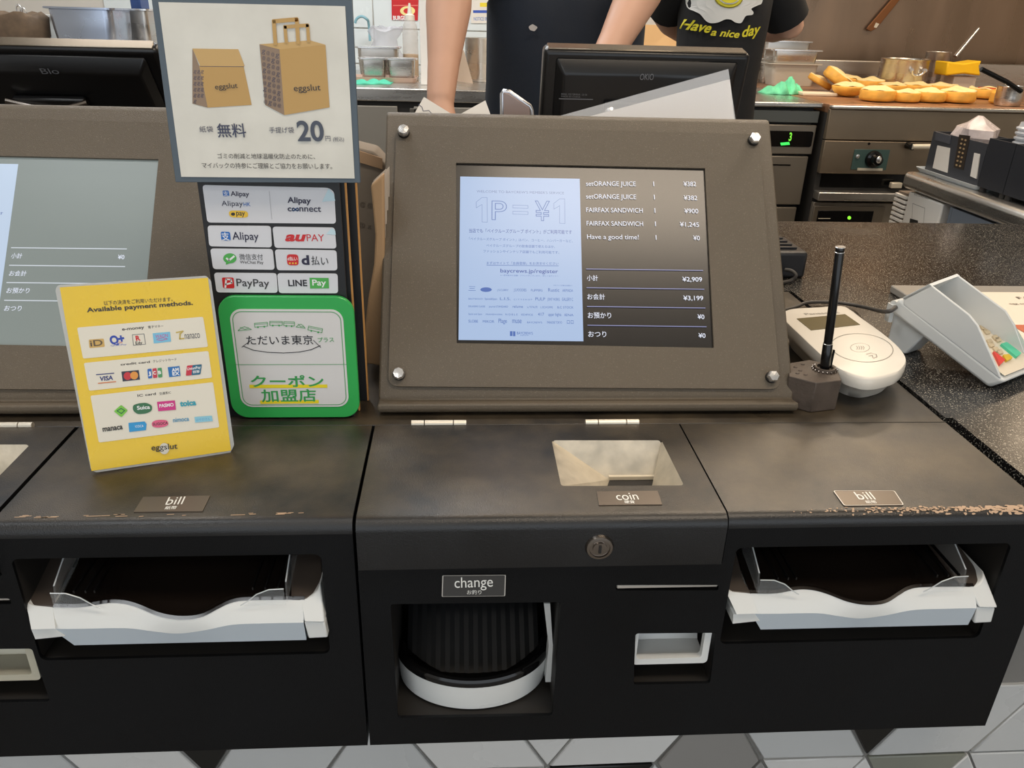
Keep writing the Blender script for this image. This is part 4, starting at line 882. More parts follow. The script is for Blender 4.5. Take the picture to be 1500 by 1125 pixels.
# ------------------------------------------------------------------ staff side: order terminals, papers, phone
TBK = mat('terminal_black', (13, 13, 15), .3)
def terminal(label, top_l, top_r, yt, tilt, hgt, th, logo, extra):
    a = PY(*top_l, yt); b = PY(*top_r, yt); ca, sa = math.cos(tilt), math.sin(tilt)
    U = Vector((1, 0, 0)); V = Vector((0, -sa, ca)); Nb = Vector((0, -ca, -sa)); O = Vector((a.x, yt, (a.z + b.z) / 2)); w = b.x - a.x
    t = thing('order_terminal', label, 'screen', (O.x + w / 2, yt + .12, 0))
    def Q(u, v, n): return O + U * u + V * v + Nb * n
    def bx(u0, u1, v0, v1, n0, n1):
        mb = MB(); P = [Q(u, v, n) for n in (n0, n1) for (u, v) in ((u0, v0), (u1, v0), (u1, v1), (u0, v1))]
        return mb.add(P, [(0, 1, 2, 3), (4, 5, 6, 7), (0, 1, 5, 4), (1, 2, 6, 5), (2, 3, 7, 6), (3, 0, 4, 7)])
    obj('casing', bx(0, w, -hgt, 0, -th, 0), TBK, t, bevel=.007, seg=3)
    obj('top_trim', bx(.006, w - .006, -.001, .0012, -th + .003, -.003), mat('brushed_trim', (150, 140, 126), .22, .9), t, bevel=.0006, seg=1)
    mb = MB(); r0 = [Q(u, v, .0002) for u, v in ((.016, -.009), (w - .016, -.009), (w - .016, -hgt + .02), (.016, -hgt + .02))]; r1 = [Q(u, v, .014) for u, v in ((.028, -.028), (w - .028, -.028), (w - .028, -hgt + .034), (.028, -hgt + .034))]
    mb.loft([r0, r1]); obj('rear_bulge', mb, TBK, t, bevel=.003)
    obj('screen', bx(.012, w - .012, -hgt + .012, -.012, -th - .001, -th), GLOSSB, t)
    p = Print(Nb, Q(0, 0, .0145)); p.text(*logo, mat('logo_grey', (120, 122, 128), .3)); p.done(t, 'logo')
    bm = bx(w * .30, w * .62, -hgt * .62, -.062, .014, .024); obj('bracket', bm, TBK, t, bevel=.003)
    for u in (w * .33, w * .59):
        mb = MB(); c = Q(u, -.075, .024); mb.lathe(c, [(.008, 0), (.009, .002), (.009, .007), (.006, .010), (.001, .0105)], None, 16, Nb); obj('thumb_screw', mb, CHROME, t, smooth=30)
    c = Q(w * .46, -hgt * .5, .02); mb = MB(); mb.tube([c, c + Vector((0, .02, -.08)), Vector((c.x, c.y + .08, .012))], .018, None, 12); mb.cyl((c.x, c.y + .08, .0), (c.x, c.y + .08, .012), .09, None, 32); obj('stand', mb, DARKP, t, smooth=40)
    extra(Q, w, t)
def ex1(Q, w, t):
    p = Print(Vector((0, -math.cos(math.radians(14)), -math.sin(math.radians(14)))), Q(0, 0, .0148)); c = mat('logo_grey', (120, 122, 128), .3)
    p.text('MODEL  POS TERMINAL  12V 5A', 822, 139, 860, 140, 2.5, c); p.text('MADE IN CHINA', 822, 142, 850, 143, 2, c); p.line([(819, 144.5), (868, 145.5)], .0012, c); p.done(t, 'rating_label')
def ex2(Q, w, t):
    for i in range(4):
        mb = MB(); q = Q(w * .05 + i * .03, -.115, .014); mb.tube([Q(.30 - i * .035, -.10, .0145), Q(.36 - i * .035, -.17, .0145)], .003, None, 6); obj('vent_rib', mb, mat('pale_metal', (225, 215, 195), .4, .4), t)
    mb = MB(); mb.tube([Q(w * .28 + w * .36 * k / 8, -.062 - .012 * math.sin(math.pi * k / 8), .026) for k in range(9)], .004, None, 8); obj('curved_bracket', mb, mat('aged_chrome', (150, 142, 135), .2, 1), t, smooth=60)
terminal('black order terminal seen from behind, in front of the person in the dark apron', (797, 76), (1102, 76), 1.16, math.radians(14), .25, .030, ('OKIO', 937, 117, 957, 117, 9), ex1)
terminal('black order terminal seen from behind at the left edge, tilted back with a bracket', (-120, 69), (229, 71), 1.10, math.radians(38), .25, .020, ('Blo', 62, 108, 88, 108, 8), ex2)
# laminated sheet and paper slips: the part above the display leans back, the rest stands behind it
def bent(name, pts, fold, yv, th, m, parent=None):           # pts: visible outline from the left fold point round to the right one
    a, b = PY(*fold[0], yv), PY(*fold[1], yv); n = (b - a).cross(Vector((0, .58, .81))).normalized(); n = n if n.y < 0 else -n
    q = [a] + [PN(*p, n, a) for p in pts] + [b]; mb = MB(); mb.prism(q, n * -th)
    mb.prism([a, b, Vector((b.x, yv, .004)), Vector((a.x, yv, .004))], (0, th, 0)); return obj(name, mb, m, parent)
t = thing('laminated_sheet', 'blank laminated white sheet leaning askew behind the middle display', 'paper', PY(940, 300, .965))
bent('film', [(815, 171), (1067, 101), (1078, 178)], [(790, 190), (1080, 196)], .958, .0005, FILM, t)
bent('sheet', [(861, 171), (1069, 116), (1076, 178)], [(815, 190), (1077, 196)], .9605, .0004, mat('sheet_white', (222, 216, 210), .3), t)
for pts, fold, lbl, sg in (([(606, 168), (621, 142), (660, 166)], [(603, 184), (664, 184)], 'white slip with a pen line poking up behind the display, left of the two slips', 1), ([(676, 166), (711, 147), (720, 172)], [(672, 184), (723, 184)], 'blank white slip poking up behind the display, next to the phone', 0)):
    o = bent('paper_slip', pts, fold, .958 + sg * .004, .0006, PAPER); tag(o, lbl, 'paper')
    if sg:
        a_, b_ = PY(*fold[0], .962), PY(*fold[1], .962); nn_ = (b_ - a_).cross(Vector((0, .58, .81))).normalized()
        p = Print(nn_, a_); p.line([(613, 153), (618, 157), (620, 163), (628, 162), (634, 168)], .0008, INKD); p.done(o, 'pen_line')
# phone
t = thing('phone', 'silver framed smartphone propped behind the middle display', 'phone', PY(752, 200, .97))
q = [PY(*p, .97) for p in ((737, 135), (745, 137), (775, 158), (777, 215), (738, 215))]
obj('body', MB().prism(q, (.004, .008, 0)), mat('phone_back', (150, 132, 126), .3), t, bevel=.001)
mb = MB(); mb.tube([q[4] + Vector((-.001, .004, 0)), q[0] + Vector((-.0005, .004, -.002)), q[0] + Vector((.001, .004, .0005)), q[1] + Vector((.001, .004, .001)), q[2] + Vector((.001, .004, .001)), q[2] + Vector((.003, .004, -.003)), q[3] + Vector((.004, .004, 0))], .0032, None, 8); obj('metal_frame', mb, mat('phone_silver', (200, 200, 204), .25, .9), t, smooth=60)
# ================================================================== kitchen behind the counter
def PX(x, y, xx): return PN(x, y, Vector((1, 0, 0)), Vector((xx, 0, 0)))
ZK = .12
WSTEEL = mat('steel_wall', (142, 122, 104), .30, .85, var=.25, vscale=2.5, stretch=(3, 1, .6), bump=.08, bscale=60)
mb = MB(); 
for i in range(1):
    o = obj('steel_panel', MB().box((1.03, 4.08, ZF), (3.88, 4.095, ZC)), WSTEEL, wb, bevel=.002, seg=1)
def pbox(x0, y0, x1, y1, Y, dep, m=None, mb=None):       # box whose front face covers the given rectangle of the photo at depth Y
    a = PY((x0 + x1) / 2, y0, Y); b = PY((x0 + x1) / 2, y1, Y); l = PY(x0, (y0 + y1) / 2, Y).x; r = PY(x1, (y0 + y1) / 2, Y).x
    return (mb or MB()).box((l, Y, b.z), (r, Y + dep, a.z), m)
def pan(name, label, cat, x0, x1, ytop, Y, zb, dep, m, taper=.88, rim=.008, group=None, extra=None):
    a = PY(x0, ytop, Y); b = PY(x1, ytop, Y); zt = (a.z + b.z) / 2; w = b.x - a.x; cx = (a.x + b.x) / 2; cy = Y + dep / 2
    t = thing(name, label, cat, (cx, cy, zb), group)
    def rr(k, z, g=0): return [Vector((cx + p[0], cy + p[1], z)) for p in rrect(-(w / 2 + g) * k, -(dep / 2 + g) * k, (w / 2 + g) * k, (dep / 2 + g) * k, min(w, dep) * .14, 5)]
    mb = MB(); mb.loft([rr(taper, zb), rr((1 + taper) / 2, (zb + zt) / 2), rr(.97, zt - .004), rr(.96, zt), rr(taper * .96, zb + .004)], cap=True); obj('tub', mb, m, t, smooth=35)
    mb = MB(); mb.loft([rr(.955, zt), rr(1, zt + .003, rim), rr(1, zt - .002, rim), rr(.965, zt - .004)], cap=False); obj('rim', mb, CHROME if m in (STEEL, STEELD) else m, t, smooth=35)
    if extra: extra(t, zt)
    return t
# left work table with cabinets
ty = PZ(600, 130, ZK).y
t = thing('steel_worktable', 'long steel work table with grey cabinet doors behind the person in the dark apron', 'table', (-.2, ty + .3, ZF))
mb = MB(); mb.box((-2.2, ty, ZK - .045), (1.0, 4.06, ZK)); obj('worktop', mb, STEEL, t, bevel=.004)
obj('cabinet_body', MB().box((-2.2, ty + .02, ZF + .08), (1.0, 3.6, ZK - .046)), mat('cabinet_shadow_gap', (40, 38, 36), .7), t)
DOOR = mat('cabinet_door', (150, 146, 138), .45, .3)
l = PY(525, 150, ty).x; r = PY(578, 150, ty).x
for i in range(-3, 3):
    x0 = l + i * .52; o = obj('door', MB().box((max(x0 - .32, -2.2), ty, ZF + .12), (x0 + .14, ty + .02, ZK - .062)), DOOR, t, bevel=.002)
    if x0 + .36 < 1: d = obj('drawer', MB().box((x0 + .185, ty, ZK - .19), (x0 + .345 if x0 + .345 < 1 else .99, ty + .02, ZK - .068)), mat('drawer_front', (96, 92, 86), .45, .4), t, bevel=.002); obj('recessed_pull', MB().box((x0 + .22, ty - .003, ZK - .12), (x0 + .30, ty + .001, ZK - .10)), GLOSSB, d)
# things on it
PINKT = mat('beige_tray', (206, 176, 158), .4); 
Yt = 3.34
mb = MB(); a = PY(500, 110, Yt - .005); b = PY(610, 110, Yt - .005); P_ = lambda k, z: [Vector((p[0], p[1], z)) for p in rrect(a.x + k, a.y + k, b.x - k, a.y + .16 - k, .02)]
mb.loft([P_(.006, ZK + .0005), P_(0, ZK + .018), P_(.006, ZK + .018), P_(.010, ZK + .006)]); tag(obj('serving_tray', mb, PINKT, smooth=35), 'beige rimmed tray carrying two small steel pans on the steel table', 'tray')
def mark(t, zt): pass
tp1 = pan('small_pan', 'small steel pan with a white label, left one on the beige tray', 'pan', 527, 564, 86, Yt + .02, ZK + .007, .09, STEEL)
p = Print((0, -1, 0), (0, Yt + .025, 0)); p.poly([(534, 95), (553, 96), (555, 102), (533, 102)], ink((236, 236, 236))); p.poly([(541, 96), (545, 96), (544, 100)], INKK); p.done(tp1, 'paper_label')
tp2 = pan('small_pan', 'small steel pan with a green reflection, right one on the beige tray', 'pan', 567, 607, 87, Yt + .02, ZK + .007, .09, STEEL)
pan('steel_pan', 'wider steel pan standing behind the two small pans', 'pan', 522, 583, 70, Yt + .17, ZK + .001, .12, STEEL)
# clear bag of bread
mb = MB(); c = PY(562, 70, Yt + .48); zz = ZK
rings = []
for k, (h_, rx, ry, sx) in enumerate(((0, .05, .045, 0), (.02, .085, .06, 0), (.06, .085, .06, .005), (.11, .06, .045, 0), (.15, .05, .035, .01), (.19, .075, .05, .015), (.20, .07, .04, .015))):
    rings.append([Vector((c.x + sx + rx * math.cos(a) * (1 + .12 * math.sin(5 * a + k)), Yt + .48 + ry * math.sin(a), zz + .002 + h_ * .95 + .008 * math.sin(4 * a + k))) for a in [2 * math.pi * i / 24 for i in range(24)]])
t = thing('plastic_bag', 'clear plastic bag with reddish bread pieces on the steel table', 'bag', (c.x, Yt + .48, ZK)); mb.loft(rings); obj('film', mb, mat('cloudy_film', (214, 216, 226), .25, alpha=.42), t, smooth=50)
for i, (u, v) in enumerate(((-.045, .02), (.035, .0), (0, -.02), (.05, .03))): mb = MB(); mb.ball((c.x + u, Yt + .48 + v, ZK + .035 + .012 * (i % 2)), .03, None, 12, (1, .8, .7)); obj('content', mb, mat('reddish_bread', (170, 104, 80), .6), t, smooth=60)
# squeeze bottle
c = PY(602, 95, 3.62); c.z = ZK; zt = PY(602, 30, c.y).z; h_ = zt - ZK
t = thing('squeeze_bottle', 'clear squeeze bottle half full of yellow sauce on the steel table', 'bottle', c); r_ = (PY(613, 70, c.y).x - PY(590, 70, c.y).x) / 2
mb = MB(); mb.lathe(c, [(r_ * .95, .001), (r_, .006), (r_, h_ * .8), (r_ * .85, h_ * .93), (r_ * .6, h_)], None, 24); obj('bottle_body', mb, mat('cloudy_bottle', (216, 212, 208), .3, alpha=.4), t, smooth=50)
mb = MB(); mb.lathe(c, [(r_ * .93, .003), (r_ * .96, .008), (r_ * .96, h_ * .42)], None, 24); obj('sauce', mb, mat('mustard_sauce', (196, 150, 62), .4), t, smooth=50)
mb = MB(); mb.lathe(c, [(r_ * .62, h_), (r_ * .6, h_ + .02), (r_ * .3, h_ + .025), (.004, h_ + .065)], None, 20); obj('nozzle', mb, WR, t, smooth=40)
# white board, folded card, steel pot
c = PY(622, 122, 3.25); tag(obj('white_board', MB().box((PY(615, 60, c.y).x, c.y, ZK + .0005), (PY(616, 60, c.y).x + .10, c.y + .012, ZK + .42)), mat('board_white', (238, 236, 232), .5), bevel=.002), 'tall plain white cutting board standing beside the squeeze bottle', 'board')
c = PZ(678, 122, ZK); a = PY(679, 72, c.y + .02); b = PZ(693, 122, ZK); d = PZ(660, 118, ZK)
mb = MB(); mb.prism([d, b, Vector((a.x, c.y + .02, a.z))], (0, .002, 0)); mb.prism([d + Vector((0, .06, 0)), b + Vector((0, .06, 0)), Vector((a.x, c.y + .022, a.z))], (0, .002, 0)); tag(obj('folded_card', mb, mat('pale_peach_card', (222, 196, 172), .7)), 'peach folded tent card on the steel table behind the left arm', 'card')
c = PY(697, 112, 3.5); c.z = ZK; r_ = .075; zt = PY(697, 57, c.y).z
t = thing('steel_pot', 'tall steel pot at the edge of the dark apron on the steel table', 'pot', c + Vector((.03, .05, 0))); mb = MB(); mb.lathe(c + Vector((.03, .05, 0)), [(r_ * .96, .001), (r_, .01), (r_, zt - ZK), (r_ * 1.04, zt - ZK + .004), (r_ * .94, zt - ZK + .002), (r_ * .94, .01)], None, 28); obj('pot_body', mb, STEEL, t, smooth=40)
c2 = PZ(703, 113, ZK); mb = MB(); mb.lathe(c2 + Vector((.02, -.055, 0)), [(.022, .001), (.024, .03), (.020, .035), (.020, .005)], None, 16); tag(obj('sauce_cup', mb, mat('red_plastic', (150, 30, 34), .4), smooth=40), 'small red cup in front of the tall steel pot', 'cup')
# cloths
def cloth(name, label, x0, x1, y1, z, hgt, m, seed, Yd=.12):
    a = PZ(x0, y1, z); b = PZ(x1, y1, z); rnd = random.Random(seed); nx, ny = 22, 12; vs = []
    f = [(rnd.uniform(4, 12), rnd.uniform(3, 9), rnd.uniform(0, 6)) for _ in range(5)]
    for j in range(ny + 1):
        for i in range(nx + 1):
            u, v = i / nx, j / ny; e = math.sin(math.pi * min(1, max(0, u))) ** .6 * math.sin(math.pi * v) ** .6
            h_ = e * hgt * (.55 + .45 * sum(math.sin(p * u * 2.2 + q * v + s) for p, q, s in f) / 2.5); vs.append((a.x + (b.x - a.x) * u, a.y + Yd * v + .02 * math.sin(5 * u + seed), z + .002 + max(0, h_)))
    fs = [(j * (nx + 1) + i, j * (nx + 1) + i + 1, (j + 1) * (nx + 1) + i + 1, (j + 1) * (nx + 1) + i) for j in range(ny) for i in range(nx)]
    o = obj(name, MB().add(vs, fs), m, smooth=80); s = o.modifiers.new('solid', 'SOLIDIFY'); s.thickness = .003; s.offset = 1; return tag(o, label, 'cloth')
cloth('wiping_cloth', 'flat folded turquoise wiping cloth lying on the steel table', 512, 574, 123, ZK, .02, mat('turquoise_cloth', (84, 196, 164), .85, bump=.3, bscale=400), 3, .10)
# wall items
t = slab('poster', (0, -1, 0), (0, 4.088, 0), [(573, -30), (614, -30), (612, 30), (574, 29)], .002, mat('red_poster', (196, 34, 38), .4)); tag(t, 'red printed packet poster on the white tiles above the squeeze bottle', 'poster')
p = Print((0, -1, 0), (0, 4.088, 0)); p.ell(597, 16, 11, 7, ink((240, 224, 150))); p.ell(597, 16, 6, 4, IR); p.text('BURGER', 576, 29, 598, 29, 6, IW, bold=.04); p.line([(576, 8), (612, 8)], .004, ink((230, 120, 110))); p.done(t)
t = slab('notice', (0, -1, 0), (0, 4.088, 0), [(690, -40), (722, -40), (716, 34), (690, 34)], .002, PAPER); tag(t, 'white notice with a yellow stripe and blue line on the tiles by the dark apron', 'notice')
p = Print((0, -1, 0), (0, 4.088, 0)); p.poly([(703, 4), (714, 4), (713, 10), (703, 10)], ink((236, 214, 60))); p.poly([(693, 15), (717, 15), (716, 19), (693, 19)], ink((60, 90, 180))); p.text('NOTICE 08', 694, 30, 714, 30, 5, IB); p.done(t)
mb = MB(); mb.tube(spline([PY(520, 34, 4.02), PY(523, 27, 4.02), PY(530, 24, 4.02), PY(537, 28, 4.02), PY(540, 34, 4.04), PY(542, 60, 4.04)]), .006, None, 8); q = mb.v; tag(obj('blue_tube', mb, mat('pale_blue_tube', (130, 176, 190), .4), smooth=60), 'pale blue bent tube against the white tiles above the pans', 'tube')
# left steel tubs on a riser
YL = 2.55; zr_ = PY(120, 52, YL).z - .04
t = thing('steel_riser', 'steel riser shelf at the far left carrying the deep steel tubs', 'shelf', (-1.35, YL + .2, ZF)); obj('shelf_top', MB().box((-2.2, YL - .05, zr_ - .02), (-.82, YL + .42, zr_)), STEEL, t, bevel=.002)
for x in (-2.17, -.86):
    for y in (YL - .03, YL + .39): obj('leg', MB().cyl((x, y, ZF), (x, y, zr_ - .02), .015), STEEL, t)
def tubx(t, zt): 
    p = Print((0, -1, 0), (0, YL + .008, 0)); c = ink((236, 236, 236))
    for y in (37, 42.5, 48): p.line([(109, y), (118 if y != 42.5 else 119, y)], .002, c)
    p.done(t, 'level_marks')
pan('deep_tub', 'deep steel tub with level marks on the riser, left of the bag notice', 'tub', 64, 162, 12, YL, zr_ + .001, .17, mat('bright_steel', (176, 186, 204), .25, .9, var=.1), extra=tubx)
pan('deep_tub', 'narrower deep steel tub right next to the bag notice', 'tub', 168, 214, 14, YL + .2, zr_ + .001, .2, STEEL)
pan('white_tray', 'white plastic tray between the brown basket and the marked deep tub', 'tray', 46, 68, 23, YL + .12, zr_ + .001, .1, WHITEP)
t = thing('basket', 'brown lined basket at the far left holding scissors', 'basket', PY(20, 48, YL))
c = PY(20, 48, YL + .04); c.z = zr_ + .009; rings = [[Vector((c.x + rx * math.cos(a), c.y + .06 * math.sin(a) * k, c.z + z + .006 * math.sin(6 * a + z * 90))) for a in [2 * math.pi * i / 28 for i in range(28)]] for rx, k, z in ((.085, 1, 0), (.10, 1.1, .03), (.105, 1.1, .07), (.09, 1.0, .085), (.06, .8, .078))]
mb = MB(); mb.loft(rings); obj('basket_body', mb, mat('brown_cloth', (98, 82, 66), .9, var=.5, vscale=40), t, smooth=60)
t = thing('scissors', 'steel scissors standing handles up in the brown basket', 'scissors', c + Vector((.03, 0, .07)))
for k, (x, y) in enumerate(((28, 14), (34, 18))):
    mb = MB(); q = PY(x, y, YL + .04); pa = [q + Vector((.008 * math.cos(a), 0, .012 * math.sin(a))) for a in [2 * math.pi * i / 14 for i in range(15)]]; mb.tube(pa, .003, None, 6); mb.tube([q + Vector((0, 0, -.012)), PY(25 + k * 2, 38, YL + .04)], .004, None, 6); obj('blade_handle', mb, CHROME, t, smooth=60)
tag(obj('blue_box', pbox(190, -10, 205, 14, YL + .32, .08), mat('blue_plastic', (40, 70, 130), .4), bevel=.004), 'small dark blue box behind the narrower steel tub', 'box')
bb = bpy.data.objects['blue_box']; 
tag(obj('white_container', MB().box((-2.1, YL + .16, zr_ + .001), (-1.66, YL + .36, zr_ + .12)), WHITEP, bevel=.01), 'wide white container behind the brown basket at the far left', 'container')

# refrigerated unit with green display, left of the grill
fy = PZ(1170, 150, ZK).y; fx0 = 1.004; fx1 = PY(1217, 158, PZ(1350, 156, ZK).y).x - .008
t = thing('refrigerated_unit', 'steel refrigerated unit with a green digital display left of the griddle', 'refrigerator', ((fx0 + fx1) / 2, fy + .3, ZF))
zz = lambda y: PY(1165, y, fy).z
obj('worktop', MB().box((fx0, fy - .01, zz(157)), (fx1, 4.06, ZK)), STEEL, t, bevel=.004)
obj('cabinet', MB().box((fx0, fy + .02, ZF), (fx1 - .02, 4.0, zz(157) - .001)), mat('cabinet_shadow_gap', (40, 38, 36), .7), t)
GS = mat('grey_steel_front', (138, 130, 118), .4, .6)
obj('grille_strip', MB().box((fx0, fy, zz(180)), (min(PY(1208, 170, fy).x, fx1 - .004), fy + .02, zz(162))), mat('grey_plastic_strip', (88, 92, 90), .5), t, bevel=.003)
l = min(PY(1201, 200, fy).x, fx1 - .006); o = obj('control_panel', MB().box((fx0, fy, zz(226)), (l, fy + .02, zz(183))), GS, t, bevel=.003)
obj('display_recess', MB().prism(rrw(PY(1122, 203, fy).x, zz(215), PY(1190, 203, fy).x, zz(192), .008, fy - .002), (0, .004, 0)), GLOSSB, o)
mb = MB(); 
p = Print((0, -1, 0), (0, fy - .002, 0)); p.text('3', 1155, 206, 1159, 206, 12, glow((120, 220, 60), 1.2), bold=.04); p.poly([(1143, 209), (1156, 208), (1157, 212), (1144, 213)], glow((60, 230, 90), 1.5)); p.done(o, 'green_digits')
obj('door', MB().box((fx0, fy, zz(300)), (l - .01, fy + .02, zz(229))), GS, t, bevel=.003); obj('vent_slot', MB().box((PY(1132, 242, fy).x, fy - .001, zz(243)), (PY(1158, 242, fy).x, fy + .001, zz(241))), GLOSSB, t)
obj('door', MB().box((fx0, fy, ZF + .1), (l - .02, fy + .02, zz(304))), GS, t, bevel=.003)
# on it: stacked pans, cloth, board
PCG = mat('clear_grey_tub', (196, 190, 176), .3, alpha=.92)
Y_ = PZ(1165, 127, ZK).y
pan('food_pan', 'pale plastic food pan with a flat rim, lower one of the pair', 'pan', 1132, 1202, 94, Y_ + .02, ZK + .001, .13, PCG, .84, .012)
zt_ = PY(1165, 94, Y_ + .02).z
pan('food_pan', 'steel food pan nested on top of the pale plastic pan', 'pan', 1134, 1203, 74, Y_ + .022, zt_ + .003, .13, STEEL, .9, .012)
pan('steel_pan', 'steel pan behind the stacked food pans, next to the black T-shirt', 'pan', 1122, 1190, 61, Y_ + .18, ZK + .001, .12, STEEL, .9, .008)
cloth('wiping_cloth', 'crumpled green and yellow wiping cloth in front of the stacked food pans', 1122, 1177, 138, ZK, .06, mat('green_cloth', (110, 206, 158), .85, var=.3, vscale=18), 9, .09)
a = PZ(1150, 139, ZK); b = PZ(1214, 139, ZK); tag(obj('chopping_board', MB().box((a.x + .06, a.y - .03, ZK + .0005), (b.x, a.y + .05, ZK + .012)), mat('board_cream', (232, 218, 192), .5), bevel=.003), 'cream chopping board lying at the left end of the griddle', 'board')
# box between the two people, warm lamp light put into its amber colours
a = PY(940, 36, 3.2); b = PY(992, 36, 3.2); t = thing('cardboard_box', 'open cardboard box with warm light in its amber colour between the two people', 'box', ((a.x + b.x) / 2, 3.3, ZK))
obj('box_body', MB().box((a.x, 3.2, ZK + .001), (b.x, 3.36, a.z)), mat('amber_lit_card', (226, 160, 96), .7), t, bevel=.002)
obj('paper_liner', MB().add([(a.x, 3.199, a.z), (b.x, 3.199, a.z), (b.x + .01, 3.19, a.z - .10), ((a.x + b.x) / 2, 3.18, a.z - .16), (a.x, 3.19, a.z - .11)], [(0, 1, 2, 3, 4)]), mat('amber_lit_liner', (240, 196, 140), .6), t, fixn=False)

# griddle
gy = PZ(1350, 156, ZK).y; gx0 = PY(1217, 158, gy).x; gx1 = 3.4
t = thing('griddle', 'wide steel griddle with toasting buns on top and a control knob below', 'griddle', ((gx0 + gx1) / 2, gy + .3, ZF)); zz = lambda y: PY(1300, y, gy).z
BST = mat('warm_steel_front', (132, 118, 100), .38, .75, var=.2, vscale=4, bump=.05, bscale=200)
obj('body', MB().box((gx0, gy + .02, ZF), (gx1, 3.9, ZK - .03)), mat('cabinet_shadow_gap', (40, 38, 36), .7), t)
obj('cooking_plate', MB().box((gx0, gy + .015, ZK - .03), (gx1, 3.84, ZK)), mat('seasoned_plate', (150, 112, 84), .35, .5, var=.6, vscale=12), t, bevel=.002)
obj('front_rim', MB().box((gx0, gy - .012, zz(161)), (gx1, gy + .014, ZK - .002)), STEEL, t, bevel=.004)
obj('upper_panel', MB().box((gx0, gy, zz(206)), (gx1, gy + .02, zz(162))), BST, t, bevel=.002)
cpn = obj('control_panel', MB().box((gx0, gy - .004, zz(255)), (gx1, gy + .02, zz(207.5))), BST, t, bevel=.002)
obj('splash_guard', MB().box((gx0, 3.845, ZK - .03), (gx1, 3.89, PY(1300, 90, 3.84).z)), STEEL, t, bevel=.004)
pt = obj('knob_plate', pbox(1249, 219, 1301, 249, gy - .0065, .002), mat('teal_plate', (60, 84, 80), .4), cpn, bevel=.001)
c = PY(1279, 233, gy - .007); mb = MB(); mb.lathe(c, [(.030, 0), (.028, .012), (.019, .016), (.017, .040), (.001, .041)], None, 24, (0, -1, 0)); obj('knob', mb, GLOSSB, cpn, smooth=40)
c = PY(1284, 233, gy - .03); mb = MB(); mb.ball(c + Vector((0, -.018, 0)), .010, None, 10, (1, .4, 1.3)); obj('knob_cap', mb, CHROME, cpn, smooth=60)
c = PY(1256, 229, gy - .007); mb = MB(); mb.lathe(c, [(.008, 0), (.007, .004), (.001, .006)], None, 16, (0, -1, 0)); obj('screw', mb, CHROME, cpn)
obj('label_strip', pbox(1256, 246.5, 1293, 250, gy - .009, .003), mat('pale_metal', (225, 215, 195), .4, .4), cpn)
c = PY(1273, 210.5, gy - .004); mb = MB(); mb.lathe(c, [(.005, 0), (.004, .002), (.001, .002)], None, 12, (0, -1, 0)); obj('rivet', mb, GLOSSB, cpn)
mb = MB(); a = PY(1336, 215, gy - .04); b = PY(1364, 215, gy - .04); mb.cyl(a, b, .009, None, 14); obj('handle_bar', mb, mat('pale_metal', (225, 215, 195), .4, .4), cpn, smooth=40)
mb = MB(); mb.cyl(a + Vector((.003, 0, 0)), a + Vector((.003, .036, 0)), .012, None, 12); obj('handle_mount', mb, GLOSSB, cpn, smooth=40)
obj('open_slot', MB().box((gx0 + .02, gy + .018, zz(277)), (gx1, gy + .022, zz(257))), GLOSSB, t); 
l = gx0 + .002; obj('shelf_edge', MB().box((l, gy - .03, zz(293)), (gx1, gy + .02, zz(281))), STEEL, t, bevel=.003)
obj('slot_handle', pbox(1306, 268, 1322, 276, gy - .02, .02), mat('pale_metal', (225, 215, 195), .4, .4), t, bevel=.003)
obj('lower_door', MB().box((l, gy, ZF + .1), (gx1, gy + .02, zz(298))), GS, t, bevel=.002)
q = obj('lower_panel', MB().box((gx0 + .002, gy - .012, zz(345)), (PY(1291, 320, gy).x, gy, zz(302))), mat('lower_panel_steel', (118, 110, 98), .4, .6), t, bevel=.002); obj('panel_window', pbox(1197, 309, 1278, 331, gy - .015, .004), GLOSSB, q, bevel=.001)
p = Print((0, -1, 0), (0, gy - .015, 0)); p.ell(1244, 319, 2.6, 2.6, glow((130, 230, 50), 1.6)); p.line([(1199, 320), (1216, 320)], .003, mat('pale_metal', (225, 215, 195), .4, .4)); p.done(q, 'indicator')
